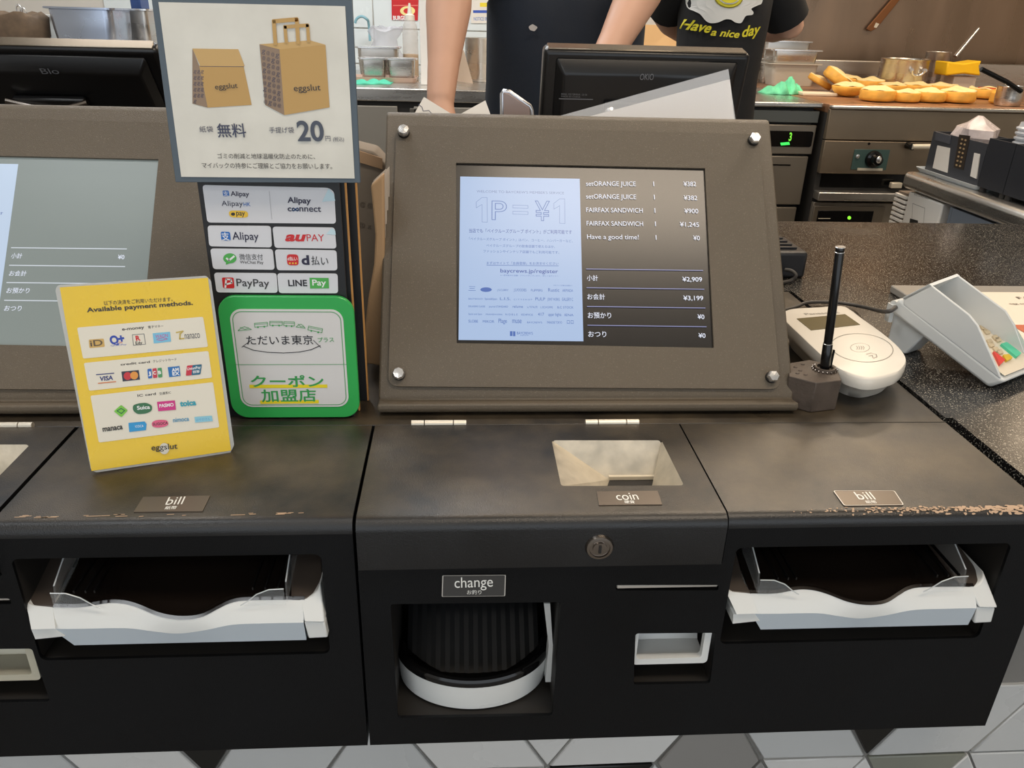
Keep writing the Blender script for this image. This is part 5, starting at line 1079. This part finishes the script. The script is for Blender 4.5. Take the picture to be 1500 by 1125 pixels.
# buns
CRUST = mat('toasted_crust', (222, 164, 66), .55, var=.35, vscale=30); CUT = mat('bun_cut_face', (246, 222, 160), .75, var=-.15, vscale=40)
def bun(x, ybot, w, label, tilt=0, hk=.5, ring=False, dome=False):
    c = PZ(x, ybot, ZK + .003); r = w / 2 / 1153 * (c - CAM).length; c = PZ(x, ybot, ZK + .003) + Vector((0, r * .75, 0)); hh = r * hk * 1.3
    t = thing('toasting_bun', label, 'bun', c, None)
    ax = Vector((math.sin(tilt), -abs(math.sin(tilt)) * .3, math.cos(tilt))).normalized(); cc = c + Vector((0, 0, r * abs(math.sin(tilt)) * .9))
    n = 28; rnd = random.Random(int(x)); ph = rnd.uniform(0, 6)
    if dome: mb = MB(); mb.lathe(cc, [(r * .45, 0), (r * .72, hh * .15), (r * .92, hh * .5), (r, hh * .8), (r * .96, hh * .9)], None, n, ax); obj('crust', mb, CRUST, t, smooth=60)
    mb = MB(); dome or mb.lathe(cc, [(r * .80, 0), (r * .95, hh * .08), (r, hh * .30), (r * .985, hh * .52), (r, hh * .78), (r * .96, hh * .9)], None, n, ax); dome or obj('crust', mb, CRUST, t, smooth=60)
    mb = MB(); mb.lathe(cc + ax * (hh * .88), [(r * .955, 0), (r * .94, hh * .06), (r * .84, hh * .12), (r * .6, hh * (.20 if not ring else .05)), (r * .3, hh * (.34 if not ring else -.2)), (r * .02, hh * (.36 if not ring else -.22))], None, n, ax)
    for v in mb.v: v.z += .0045 * math.sin(75 * v.x + ph) * math.cos(62 * v.y + ph)
    obj('cut_face', mb, CUT, t, smooth=60)
    if ring: mb = MB(); mb.lathe(cc + ax * (hh * .86), [(r * .5, 0), (r * .48, hh * .14), (r * .01, hh * .18)], None, 20, ax); obj('sauce_fill', mb, mat('red_orange_sauce', (200, 84, 40), .35), t, smooth=60)
FRB = [(1293, 149, 44, 'first'), (1332, 150, 37, 'second'), (1369, 150, 39, 'third'), (1411, 151, 43, 'fourth')]
for x, y, w, n in FRB: bun(x, y, w, 'halved bun with pale top in the front row of the griddle, %s from the left' % n)
for x, y, w, n in [(1313, 136, 36, 'first'), (1350, 136, 36, 'second'), (1388, 137, 36, 'third')]: bun(x, y, w, 'halved bun in the back row of the griddle, %s from the left' % n, 0, .4)
bun(1249, 142, 42, 'upturned bun with a rounded golden base, leftmost of the upright halves', 0, .5, False, True)
bun(1453, 145, 40, 'hollow bun ring with red filling at the right end of the griddle', 0, .45, True)
bun(1280, 132, 36, 'flat golden bun half behind the front row, next to the leaning halves', 0, .5)
bun(1228, 136, 42, 'golden bun half leaning on edge at the left end of the griddle', .55, .5); bun(1203, 133, 34, 'small bun half leaning behind the others at the far left of the griddle', .45, .35); bun(1250, 129, 36, 'darker golden bun half leaning behind the upturned bun', .2, .4)
c = PZ(1467, 153, ZK + .001); t = thing('bread_end', 'square golden bread end beside the hollow bun', 'bread', c + Vector((0, .03, 0))); obj('crust', MB().box((c.x - .025, c.y, ZK + .001), (c.x + .025, c.y + .05, ZK + .045)), CRUST, t, bevel=.008); obj('cut_face', MB().box((c.x - .021, c.y - .001, ZK + .006), (c.x + .021, c.y + .002, ZK + .040)), CUT, t, bevel=.002)
# pots on the griddle
def pot(name, label, x0, x1, ytop, yd, m=STEEL, extra=None):
    c = PY((x0 + x1) / 2, ytop, yd); r = (PY(x1, ytop, c.y).x - PY(x0, ytop, c.y).x) / 2; c.y += r; c.z = ZK; zt = PY((x0 + x1) / 2, ytop, c.y - r).z; h_ = zt - ZK
    t = thing(name, label, 'pot', c + Vector((0, 0, .001))); mb = MB(); mb.lathe(c, [(r * .9, .002), (r * .98, .012), (r, .03), (r, h_ - .004), (r * 1.03, h_), (r * 1.0, h_ + .002), (r * .96, h_ - .003), (r * .95, .02), (r * .1, .012)], None, 36); obj('pot_body', mb, m, t, smooth=40)
    if extra: extra(t, c, r, h_)
    return t
def hd(t, c, r, h_):
    mb = MB(); q = c + Vector((.01, -r * 1.0, h_ * .68)); mb.tube([q + Vector((.028 * math.cos(a), -.010 - .008 * math.sin(a), .022 * math.sin(a))) for a in [math.pi + math.pi * k / 10 for k in range(11)]], .005, None, 8); mb.cyl(q + Vector((-.03, .004, 0)), q + Vector((-.03, -.012, 0)), .008); mb.cyl(q + Vector((.03, .004, 0)), q + Vector((.03, -.012, 0)), .008); obj('loop_handle', mb, CHROME, t, smooth=50)
pot('cooking_pot', 'low wide steel pot with a loop handle on the back of the griddle', 1311, 1377, 88, 3.50, extra=hd)
def lh(t, c, r, h_):
    a = PY(1399, 83, c.y); b = PY(1433, 42, c.y + .05); mb = MB(); mb.tube([a, b], [.010, .007], None, 8); obj('long_handle', mb, CHROME, t, smooth=50)
pot('saucepan', 'tall narrow steel saucepan with a raised handle behind the wide pot', 1368, 1401, 77, 3.70, extra=lh)
c = PY(1412, 130, 3.55); c.z = ZK; t = thing('plastic_bin', 'pale plastic bin under the yellow cloth on the griddle', 'container', c); o = pbox(1396, 112, 1429, 132, c.y, .08)
lo_ = min(v.z for v in o.v)
for v in o.v:
    if v.z < lo_ + 1e-4: v.z = ZK + .001
if 1:
    obj('bin_body', o, mat('pale_plastic', (196, 184, 168), .4), t, bevel=.003)
zt = max(v.z for v in o.v)
mb = MB(); q = [PY(*a, c.y - .02) for a in ((1385, 114), (1388, 93), (1412, 96), (1438, 92), (1434, 100), (1436, 114), (1412, 111))]
d_ = zt + .002 - min(v.z for v in q); mb.prism([v + Vector((0, 0, max(d_, 0))) for v in q], (0, .10, 0)); tag(obj('yellow_cloth', mb, mat('bright_yellow_cloth', (240, 190, 20), .7, var=.1), bevel=.006), 'bright yellow folded cloth on the pale plastic bin', 'cloth')
t = pot('small_pot', 'small steel pot with an upright clip at the right end of the griddle', 1476, 1512, 128, 2.86)
mb = MB(); c = PZ(1480, 132, ZK + .09); mb.tube([PY(1437, 101, c.y + .1), PY(1475, 120, c.y + .1), PY(1496, 134, c.y + .1)], .007, None, 8); o = obj('spatula', mb, GLOSSB, smooth=50); tag(o, 'black long handle resting across the back right of the griddle', 'spatula')
mb = MB(); mb.tube([PY(1471, 117, 2.9), PY(1486, 131, 2.9)], .009, None, 8); o = obj('tongs', mb, CHROME, smooth=50); tag(o, 'short steel tongs end on the small pot at the right', 'tongs')
# hanging strap on the steel wall
mb = MB(); q = [PY(*a, 4.055) for a in ((1270, 43), (1273, 38), (1306, 0), (1318, -14), (1330, -14), (1318, 0), (1285, 41), (1276, 46))]; o = obj('hanging_utensil', MB().prism(q, (0, .012, 0)), mat('bronze_metal', (130, 84, 48), .4, .5), bevel=.002); tag(o, 'brown flat utensil handle hanging slanted on the steel wall', 'utensil')
p = Print((0, -1, 0), (0, 4.055, 0)); p.poly([(1280, 40), (1283, 33), (1288, 35), (1284, 41)], mat('pale_metal', (225, 215, 195), .4, .4)); p.done(o, 'hang_hole')
# hood lamps over the griddle (warm)
for x in (1.75, 2.75): area('hood_light', (x, 3.05, 1.35), .5, 8, (1.0, .78, .54), sy=.15)
t = thing('extractor_hood', 'steel extractor hood above the griddle with two warm lamps', 'hood', (2.2, 3.3, 1.38)); mb = MB(); mb.prism([(1.1, 2.75, 1.38), (1.1, 4.08, 1.38), (1.1, 4.08, ZC - .001), (1.1, 3.2, ZC - .001)], (2.4, 0, 0)); obj('hood_shell', mb, STEELD, t)

# side table with cup caddies at the right
TX = 1.225; ta = PX(1324, 250, TX); tz = ta.z; ty1 = ta.y
t = thing('side_table', 'steel side table with a rounded edge at the right, cup caddies on it', 'table', (TX + .3, 1.9, ZF))
obj('table_top', MB().box((TX, 1.585, tz - .045), (TX + .62, ty1, tz)), STEEL, t, bevel=.014, seg=4)
for x, y in ((TX + .58, ty1 - .04), (TX + .58, 1.62)): obj('leg', MB().cyl((x, y, ZF), (x, y, tz - .045), .018), STEEL, t)
XS_ = TX + .012
def xp(pts, dep, xx): return MB().prism([PX(*q, xx) for q in pts], (dep, 0, 0))
t = thing('white_appliance', 'white plastic appliance with ribbed vents under the side table', 'appliance', PX(1345, 330, XS_))
def yz(xpix, ypix, xx=XS_): q = PX(xpix, ypix, xx); return q.y, q.z
ya = yz(1333, 275)[0]; yb2 = yz(1381, 300)[0]; zt = tz - .05
ap = obj('casing', MB().box((XS_, yb2, ZF + .1), (XS_ + .3, ya, zt)), mat('appliance_white', (226, 222, 214), .4), t, bevel=.004)
obj('vent_body', MB().box((XS_ + .004, ya + .001, ZF + .1), (XS_ + .3, ya + .06, zt - .01)), mat('vent_shadow', (110, 96, 84), .6), t)
for i in range(14): z = zt - .02 - i * .013; obj('vent_rib', MB().box((XS_ - .004, ya + .002, z - .004), (XS_ + .05, ya + .062, z + .004)), mat('appliance_white', (226, 222, 214), .4), t, bevel=.001, seg=1)
q = [PX(1333, 320, XS_ - .001), PX(1344, 323, XS_ - .001), PX(1346, 345, XS_ - .001), PX(1330, 345, XS_ - .001)]; obj('dark_opening', MB().prism(q, (.002, 0, 0)), RECESS, t)
p = Print((-1, 0, 0), (XS_, 0, 0)); p.text('HOSHIZAKI', 1339, 286, 1360, 292, 3, GRI); p.line([(1336, 320), (1337, 298), (1355, 305), (1352, 335)], .0012, GRI); p.done(ap, 'nameplate')
t = thing('under_shelf', 'blue grey open cabinet with red packets under the side table', 'cabinet', PX(1450, 330, XS_))
yc2 = yz(1388, 320)[0]; ye = 1.60
obj('side', MB().box((XS_ + .0, yc2 - .01, ZF + .1), (XS_ + .4, yc2, zt)), mat('blue_grey_panel', (120, 128, 138), .4, .3), t); obj('back', MB().box((XS_ + .38, ye, ZF + .1), (XS_ + .4, yc2 - .011, zt)), mat('blue_grey_panel', (120, 128, 138), .4, .3), t)
obj('top_rail', MB().box((XS_, ye, zt - .05), (XS_ + .02, yc2 - .011, zt)), mat('blue_grey_panel', (120, 128, 138), .4, .3), t); obj('shelf', MB().box((XS_ + .02, ye, -.22), (XS_ + .37, yc2 - .012, -.21)), mat('blue_grey_panel', (120, 128, 138), .4, .3), t)
for i in range(3):
    y1 = yz(1412, 330, XS_ + .06)[0] - i * .085; o = obj('red_packet', MB().box((XS_ + .06, y1 - .08, -.209), (XS_ + .16, y1, -.10)), mat('red_packet_%d' % 0, (186, 56, 70), .4), bevel=.004); tag(o, ['red and white packet on the shelf under the side table, farthest', 'red and white packet on the shelf under the side table, second of three', 'red and white packet on the shelf under the side table, nearest'][i], 'packet')
    p = Print((-1, 0, 0), (XS_ + .06, 0, 0)); mb = p.mb; c = Vector((XS_ + .0595, y1 - .04, -.135)); W3 = ink((236, 220, 220))
    for k in range(3): a = math.pi / 2 + k * 2.094; d = Vector((0, math.cos(a), math.sin(a))); e = Vector((0, -d.z, d.y)); mb.add([c - e * .003, c + e * .003, c + d * .030 + e * .004, c + d * .030 - e * .004], [(0, 1, 2, 3)], W3)
    p.done(o, 'white_star')
XB = TX + .05
t = slab  # caddy tray
q = [PX(1340, 241, TX + .03), PX(1428, 276, TX + .03)]; y0_, y1_ = q[1].y, q[0].y
mb = MB(); R_ = lambda k, z: [Vector((TX + .03 + p[0], p[1], z)) for p in rrect(k, y0_ + k, .26 - k, y1_ - k, .012)]
mb.loft([R_(.008, tz + .0005), R_(0, tz + .012), R_(.003, tz + .012), R_(.010, tz + .004)]); tag(obj('caddy_tray', mb, mat('pale_blue_tray', (176, 184, 190), .35), smooth=35), 'pale blue grey shallow tray under the grey cutlery caddy', 'tray')
# grey caddy
a = PX(1368, 192, XB); b = PX(1447, 213, XB); zb_ = tz + .0045
t = thing('cutlery_caddy', 'dark grey caddy with white cards and a perforated brown strip, on the pale tray', 'caddy', (XB + .06, (a.y + b.y) / 2, zb_)); CG = mat('charcoal_plastic', (56, 58, 64), .45)
yb_ = b.y
mb = MB(); mb.box((XB, yb_, zb_), (XB + .004, a.y, a.z)); mb.box((XB + .004, yb_, zb_), (XB + .13, yb_ + .004, a.z)); mb.box((XB + .004, a.y - .004, zb_), (XB + .13, a.y, a.z)); mb.box((XB + .126, yb_ + .004, zb_), (XB + .13, a.y - .004, a.z)); mb.box((XB + .004, yb_ + .004, zb_), (XB + .126, a.y - .004, zb_ + .004)); obj('caddy_body', mb, CG, t)
def xs(name, pts, dep, m, xx=XB): 
    q = [PX(*c, xx - dep) for c in pts]
    for v in q: v.z = max(v.z, zb_ + .0005)
    return obj(name, MB().prism(q, (dep, 0, 0)), m, t)
xs('lip_panel', [(1371, 193), (1392, 199), (1390, 211), (1369, 205)], .003, mat('charcoal_light', (74, 76, 84), .45)); xs('white_card', [(1373, 213), (1391, 217), (1387, 253), (1366, 246)], .002, PAPER); xs('white_card', [(1427, 224), (1435, 226), (1430, 262), (1421, 258)], .002, PAPER)
st = xs('perforated_strip', [(1405, 197), (1421, 199), (1411, 249), (1397, 245)], .001, mat('dark_brown_strip', (42, 32, 24), .5))
p = Print((-1, 0, 0), (XB - .001, 0, 0)); DT = ink((176, 150, 110))
for j in range(7):
    for i in range(2): p.ell(1409.5 + i * 5 - j * 1.35, 204 + j * 6.3 + i * 1.4, 1.7, 1.6, DT, 6)
p.done(st, 'dots')
mb = MB(); c = Vector((XB + .06, (a.y + b.y) / 2 + .03, a.z - .02)); rings = [[c + Vector((rx * math.cos(q) * (1 + .2 * math.sin(3 * q + k)), ry * math.sin(q) * (1 + .15 * math.cos(4 * q)), z)) for q in [2 * math.pi * i / 20 for i in range(20)]] for k, (rx, ry, z) in enumerate(((.045, .055, 0), (.05, .065, .02), (.045, .06, .04), (.03, .03, .052), (.006, .008, .07)))]
mb.loft(rings); tag(obj('cutlery_bag', mb, mat('crinkled_film', (214, 202, 200), .25, alpha=.75, var=.2, vscale=50), smooth=20), 'crinkled clear bag of cutlery bulging from the grey caddy', 'bag')
o = obj('napkin_box', MB().box((XB + .135, yb_ - .06, tz + .014), (XB + .19, yb_ + .0, b.z + .030)), mat('beige_box', (196, 184, 160), .6), bevel=.002); tag(o, 'beige box standing between the grey caddy and the black caddies', 'box')
# black caddies
XC = TX + .035
def blackcaddy(y1, wid, label):
    z1 = PX(1441, 200, XC).z; t = thing('cup_caddy', label, 'caddy', (XC + .08, y1 - wid / 2, tz + .001))
    m = mat('navy_black_plastic', (26, 29, 36), .55, bump=.2, bscale=300)
    for bx_ in (((XC, y1 - wid, tz + .012), (XC + .004, y1, z1)), ((XC + .14, y1 - wid, tz + .012), (XC + .144, y1, z1)), ((XC + .004, y1 - wid, tz + .012), (XC + .14, y1 - wid + .004, z1)), ((XC + .004, y1 - .004, tz + .012), (XC + .14, y1, z1)), ((XC + .004, y1 - wid + .004, tz + .012), (XC + .14, y1 - .004, tz + .016))): obj('caddy_wall', MB().box(*bx_), m, t)
    for y in (y1 - wid + .01, y1 - .01): obj('foot', MB().cyl((XC + .01, y, tz + .0005), (XC + .01, y, tz + .012), .008), RECESS, t)
    return z1
y1 = PX(1432, 270, XC).y; wd = y1 - PX(1467, 288, XC).y
z1 = blackcaddy(y1, wd, 'black cup caddy next to the pale tray on the side table'); blackcaddy(y1 - wd - .002, wd, 'black cup caddy nearest the right edge of the picture')
LID = mat('clear_lid_plastic', (226, 230, 236), .12, alpha=.5, spec=.9)
for j, lb in enumerate(('stack of clear cup lids in the black caddy next to the pale tray', 'stack of clear cup lids in the black caddy nearest the right edge')):
    t = thing('cup_lid_stack', lb, 'cup lids', (XC + .072, y1 - wd * (j + .5) - .002 * j, tz + .02))
    for k in range(6):
        mb = MB(); mb.lathe((XC + .072, y1 - wd * (j + .5) - .002 * j, z1 - .03 + k * .011), [(.040, 0), (.041, .004), (.036, .007), (.034, .016), (.002, .017)], None, 24); obj('cup_lid', mb, LID, t, smooth=40)
    mb = MB(); mb.lathe((XC + .072, y1 - wd * (j + .5) - .002 * j, tz + .0165), [(.03, 0), (.036, z1 - tz - .05)], None, 20); obj('cup_sleeve', mb, LID, t, smooth=40)

# ================================================================== people
HAIR = mat('black_hair', (24, 20, 20), .6)
def ell(c, rx, ry, n=28, p=2.4):
    out = []
    for i in range(n):
        a = 2 * math.pi * i / n; ca, sa = math.cos(a), math.sin(a)
        out.append(Vector((c[0] + rx * math.copysign(abs(ca) ** (2 / p), ca), c[1] + ry * math.copysign(abs(sa) ** (2 / p), sa), c[2])))
    return out
def hand(mb, w, f, side):                               # wrist point, direction of the fingers (palm down)
    f = Vector(f).normalized(); s = f.cross(Vector((0, 0, 1))).normalized(); u = s.cross(f).normalized()
    mb.tube([w, w + f * .03, w + f * .075, w + f * .085], [.024, .032, .036, .022], None, 12)
    for k, (o, L) in enumerate(((-.027, .062), (-.009, .072), (.009, .068), (.027, .054))):
        b = w + f * .076 + s * o; mb.tube([b - f * .02, b, b + f * L * .45 - u * .004, b + f * L * .78 - u * .016, b + f * L * .95 - u * .028], [.009, .0095, .0088, .008, .006], None, 8)
    b = w + f * .02 + s * (-.028 * side); mb.tube([w + f * .01, b, b + f * .03 - s * side * .022 - u * .006, b + f * .052 - s * side * .026 - u * .014], [.012, .013, .0105, .008], None, 8)
def person(label, cx, cy, arms, width, cloth_m, top_m, lean=0, ht=1.62, sleeve=.42, apron=True):
    t = thing('person', label, 'person', (cx, cy, ZF)); W_ = width / 2; k = ht / 1.62
    zH = ZF + .86 * k; zS = ZF + 1.33 * k; zN = ZF + 1.38 * k
    arms = [(Vector((cx + (1 if A[0][0] > cx else -1) * (W_ + .022), A[0][1], zS - .035)),) + tuple(A[1:]) for A in arms]
    body = MB()
    body.loft([ell((cx, cy, zH - .10), W_ * .92, .10), ell((cx, cy, zH), W_ * .95, .105), ell((cx, cy, zH + .17), W_ * .8, .095), ell((cx, cy + .0, zS - .14), W_ * .98, .11), ell((cx, cy, zS - .03), W_ * 1.08, .09), ell((cx, cy, zS + .03), W_ * .6, .07), ell((cx, cy, zN + .0), .055, .055)])
    body.tube([(cx, cy, zN - .03), (cx, cy - .008, zN + .05), (cx, cy - .015, zN + .10)], [.055, .050, .052], None, 16)
    hc = Vector((cx, cy - .025, zN + .155)); body.ball(hc, .1, None, 24, (.76, .92, 1.14)); body.ball(hc + Vector((0, -.030, -.050)), .06, None, 16, (.9, .95, 1.0))
    body.loft([ell(hc + Vector((0, -.088, .012)), .007, .008, 10), ell(hc + Vector((0, -.098, -.012)), .012, .014, 10), ell(hc + Vector((0, -.094, -.026)), .015, .010, 10)])
    for s in (-1, 1): body.ball(hc + Vector((s * .077, .006, -.010)), .026, None, 10, (.35, .6, 1.1))
    for s in (-1, 1):
        hx = cx + s * W_ * .48
        body.tube([(hx, cy, zH - .04), (hx, cy - .01, zH - .25), (hx, cy, ZF + .45 * k), (hx, cy + .015, ZF + .28 * k), (hx, cy + .01, ZF + .07)], [.082, .078, .052, .052, .036], None, 14)
    for A in arms:
        sh, el, wr, fd, sd = A; sh, el, wr = map(Vector, (sh, el, wr))
        body.tube([sh + (Vector((cx, cy, sh.z)) - sh) * .35, sh, sh.lerp(el, .5), el, el.lerp(wr, .25), el.lerp(wr, .7), wr], [.05, .052, .048, .043, .045, .031, .026], None, 14)
        hand(body, wr, fd, sd)
    o = obj('body', body, SKIN, t, smooth=80); m = o.modifiers.new('one_surface', 'REMESH'); m.mode = 'VOXEL'; m.voxel_size = .006; m.use_smooth_shade = True
    sm = o.modifiers.new('smooth', 'SMOOTH'); sm.iterations = 3; sm.factor = .5
    # face
    for s in (-1, 1):
        mb = MB(); mb.ball(hc + Vector((s * .031, -.0795, .010)), .0115, None, 12, (1.2, .6, .75)); e = obj('eye', mb, mat('eye_white', (232, 228, 222), .25), t, smooth=80)
        mb = MB(); mb.ball(hc + Vector((s * .031, -.0865, .010)), .0052, None, 10, (1, .4, 1)); obj('iris', mb, GLOSSB, e, smooth=80)
        mb = MB(); mb.tube([hc + Vector((s * .016, -.088, .028)), hc + Vector((s * .032, -.088, .033)), hc + Vector((s * .048, -.078, .028))], .003, None, 6); obj('eyebrow', mb, HAIR, t, smooth=80)
    mb = MB(); mb.ball(hc + Vector((0, -.090, -.050)), .02, None, 12, (1.1, .35, .32)); obj('mouth', mb, mat('lips', (176, 104, 96), .5), t, smooth=80)
    hr = MB(); rings = []
    for j, (z, kx, ky, oy) in enumerate(((-.06, .80, .62, .042), (0, .86, .86, .02), (.045, .86, .98, .004), (.09, .72, .86, .0), (.115, .42, .55, .0), (.128, .05, .06, 0))): rings.append([p for p in ell(hc + Vector((0, oy, z)), .1 * kx, .1 * ky, 24, 2)])
    hr.loft(rings); obj('hair', hr, HAIR, t, smooth=80)
    # clothes
    g = .014
    sh_ = MB(); sh_.loft([ell((cx, cy, zH - .06), W_ + g, .115 + g), ell((cx, cy, zH + .03), W_ * 1.0 + g, .108 + g), ell((cx, cy, zH + .17), W_ * .94 + g, .10 + g), ell((cx, cy, zS - .14), W_ * 1.02 + g, .112 + g), ell((cx, cy, zS - .03), W_ * 1.10 + g, .092 + g), ell((cx, cy, zS + .035), W_ * .62 + g, .068 + g), ell((cx, cy, zS + .055), .075, .07)], cap=False)
    shirt = obj('t_shirt', sh_, top_m, t, smooth=80)
    for A in arms:
        sh, el = Vector(A[0]), Vector(A[1]); mb = MB(); b = sh + (Vector((cx, cy, sh.z)) - sh) * .55 + Vector((0, 0, .012)); mb.tube(spline([b, sh + (Vector((cx, cy, sh.z)) - sh) * .15 + Vector((0, 0, .006)), sh.lerp(el, sleeve * .35), sh.lerp(el, sleeve)], 4), [.045 + .018 * min(1, k_ / 3) for k_ in range(13)], None, 18); obj('sleeve', mb, top_m, t, smooth=50)
    mb = MB(); mb.loft([ell((cx, cy, zH - .15), W_ * .96, .112), ell((cx, cy, zH - .06), W_ + .008, .118), ell((cx, cy, zH + .02), W_ + .004, .112)]); obj('trouser_waist', mb, BLKC, t, smooth=60)
    for s in (-1, 1):
        hx = cx + s * W_ * .48; mb = MB(); mb.tube([(hx, cy, zH - .02), (hx, cy - .01, zH - .25), (hx, cy, ZF + .45 * k), (hx, cy + .01, ZF + .06)], [.098, .092, .075, .062], None, 16); obj('trouser_leg', mb, BLKC, t, smooth=60)
        mb = MB(); mb.loft([ell((hx, cy - .04, ZF + .002), .045, .13), ell((hx, cy - .04, ZF + .03), .047, .13), ell((hx, cy, ZF + .075), .042, .07), ell((hx, cy + .02, ZF + .10), .04, .045)]); obj('shoe', mb, GLOSSB, t, smooth=50)
    if apron:
        mb = MB(); rg = []
        for z, wx, ry in ((ZF + .45, W_ + .055, .150), (zH - .12, W_ + .045, .145), (zH + .03, W_ + .030, .137), (zH + .17, W_ * .94 + .033, .130), (zS - .14, W_ * 1.0 + .024, .140), (zS - .03, W_ * .7, .125)):
            rg.append([Vector((cx + wx * math.sin(a) * (1 if z < zS - .1 else 1), cy - ry * math.cos(a) ** .7 if math.cos(a) > 0 else cy, z)) for a in [(-math.pi / 2 * .98) + math.pi * .98 * i / 60 for i in range(61)]])
        mb.loft(rg, closed=False, cap=False); 
        for v in mb.v: v.y += .006 * math.sin(v.x * 55 + v.z * 9) * min(1, max(0, (zS - v.z) * 3))
        o = obj('apron', mb, cloth_m, t, smooth=80); s = o.modifiers.new('solid', 'SOLIDIFY'); s.thickness = .003; s.offset = 1
    return t, shirt
# person 1 (dark apron, arms forward)
y1p = 1.93; xl = PY(705, 100, y1p).x; xr = PY(948, 40, y1p).x; cx = (xl + xr) / 2; w1 = (xr - xl) - .075
LA = [PY(706, -150, 1.92), PY(661, -35, 1.72), PY(645, 150, 1.55)]; RA = [PY(946, -160, 1.92), PY(957, -50, 1.74), PY(872, 115, 1.56)]
p1, s1 = person('person in a dark navy apron with bare forearms reaching down behind the display', cx, y1p, [(LA[0], LA[1], LA[2], (.0, -.3, -.8), -1), (RA[0], RA[1], RA[2], (-.5, -.2, -.7), 1)], w1, NAVY, BLKC, sleeve=.55)
p = Print((0, -1, 0), (0, y1p - .150, 0)); p.poly([(774, 39), (780, 35), (788, 40), (783, 46), (776, 44)], ink((196, 190, 184)), .003); p.done(p1, 'pale_spot')
# person 2 (black shirt with fried egg print)
y2 = 2.42; xl = PY(990, 40, y2).x; xr = PY(1124, 40, y2).x; cx2 = (xl + xr) / 2; w2 = (xr - xl) - .05
LA = [Vector((xr + .045, y2 + .01, ZF + 1.28)), PY(1156, 38, y2 + .06), PY(1075, 42, y2 + .30)]; RA = [Vector((xl - .02, y2 + .01, ZF + 1.28)), PY(976, 20, y2 + .14), PY(1010, 60, y2 + .30)]
p2, s2 = person('person in a black T-shirt with a fried egg print, standing by the griddle', cx2, y2, [(LA[0], LA[1], LA[2], (-1, .3, 0), 1), (RA[0], RA[1], RA[2], (1, .3, 0), -1)], w2, BLKC, BLKC, ht=1.60, sleeve=.84, apron=False)
yf2 = y2 - .128
def shirt_print(): 
    p = Print((0, -1, 0), (0, yf2 - .002, 0), 960, 0, 6.25, step=.0012)
    WHT = mat('print_white', (216, 216, 212), .6); YE = mat('print_yellow', (216, 204, 40), .6); OL = mat('print_olive', (150, 140, 30), .6)
    egg = [(355, -90), (362, 60), (400, 100), (440, 130), (480, 190), (520, 212), (580, 205), (640, 178), (690, 180), (730, 205), (780, 212), (805, 180), (830, 145), (890, 135), (900, 110), (880, 80), (940, 50), (985, 30), (990, -30), (930, -110), (800, -150), (600, -170), (440, -150)]
    q = spline([Vector((x, y, 0)) for x, y in egg + egg[:1]], 4)[:-1]; ctr = Vector((670, 30, 0)); K_ = (0.02, .2, .4, .6, .8, 1.0); d_ = p.up(); n_ = len(q)
    vs = [p.P(*(ctr + (v - ctr) * k)[:2]) + d_ for k in K_ for v in q]; p.mb.add(vs, [(j * n_ + i, j * n_ + (i + 1) % n_, (j + 1) * n_ + (i + 1) % n_, (j + 1) * n_ + i) for j in range(5) for i in range(n_)], WHT)
    p.ell(675, -20, 125, 95, OL); p.ell(675, -22, 115, 86, YE); p.ell(675, -30, 95, 70, WHT); p.ell(675, -34, 86, 62, YE)
    p.text('Have', 292, 262, 498, 300, 95, YE, bold=.03, shear=.35); p.text('a nice', 505, 322, 750, 345, 62, YE, bold=.03, shear=.25); p.text('day', 775, 340, 950, 310, 95, YE, bold=.03, shear=.35)
    for v in p.mb.v:                                      # lay the print on the curved chest
        x, z = v.x, v.z; a = min(.98, abs(x - cx2) / (w2 / 2 + .016)); v.y = y2 - .1265 * (1 - a ** 2.4) ** (1 / 2.4) - .004 - (yf2 - .002 - v.y)
    p.done(p2, 'shirt_print')
shirt_print()
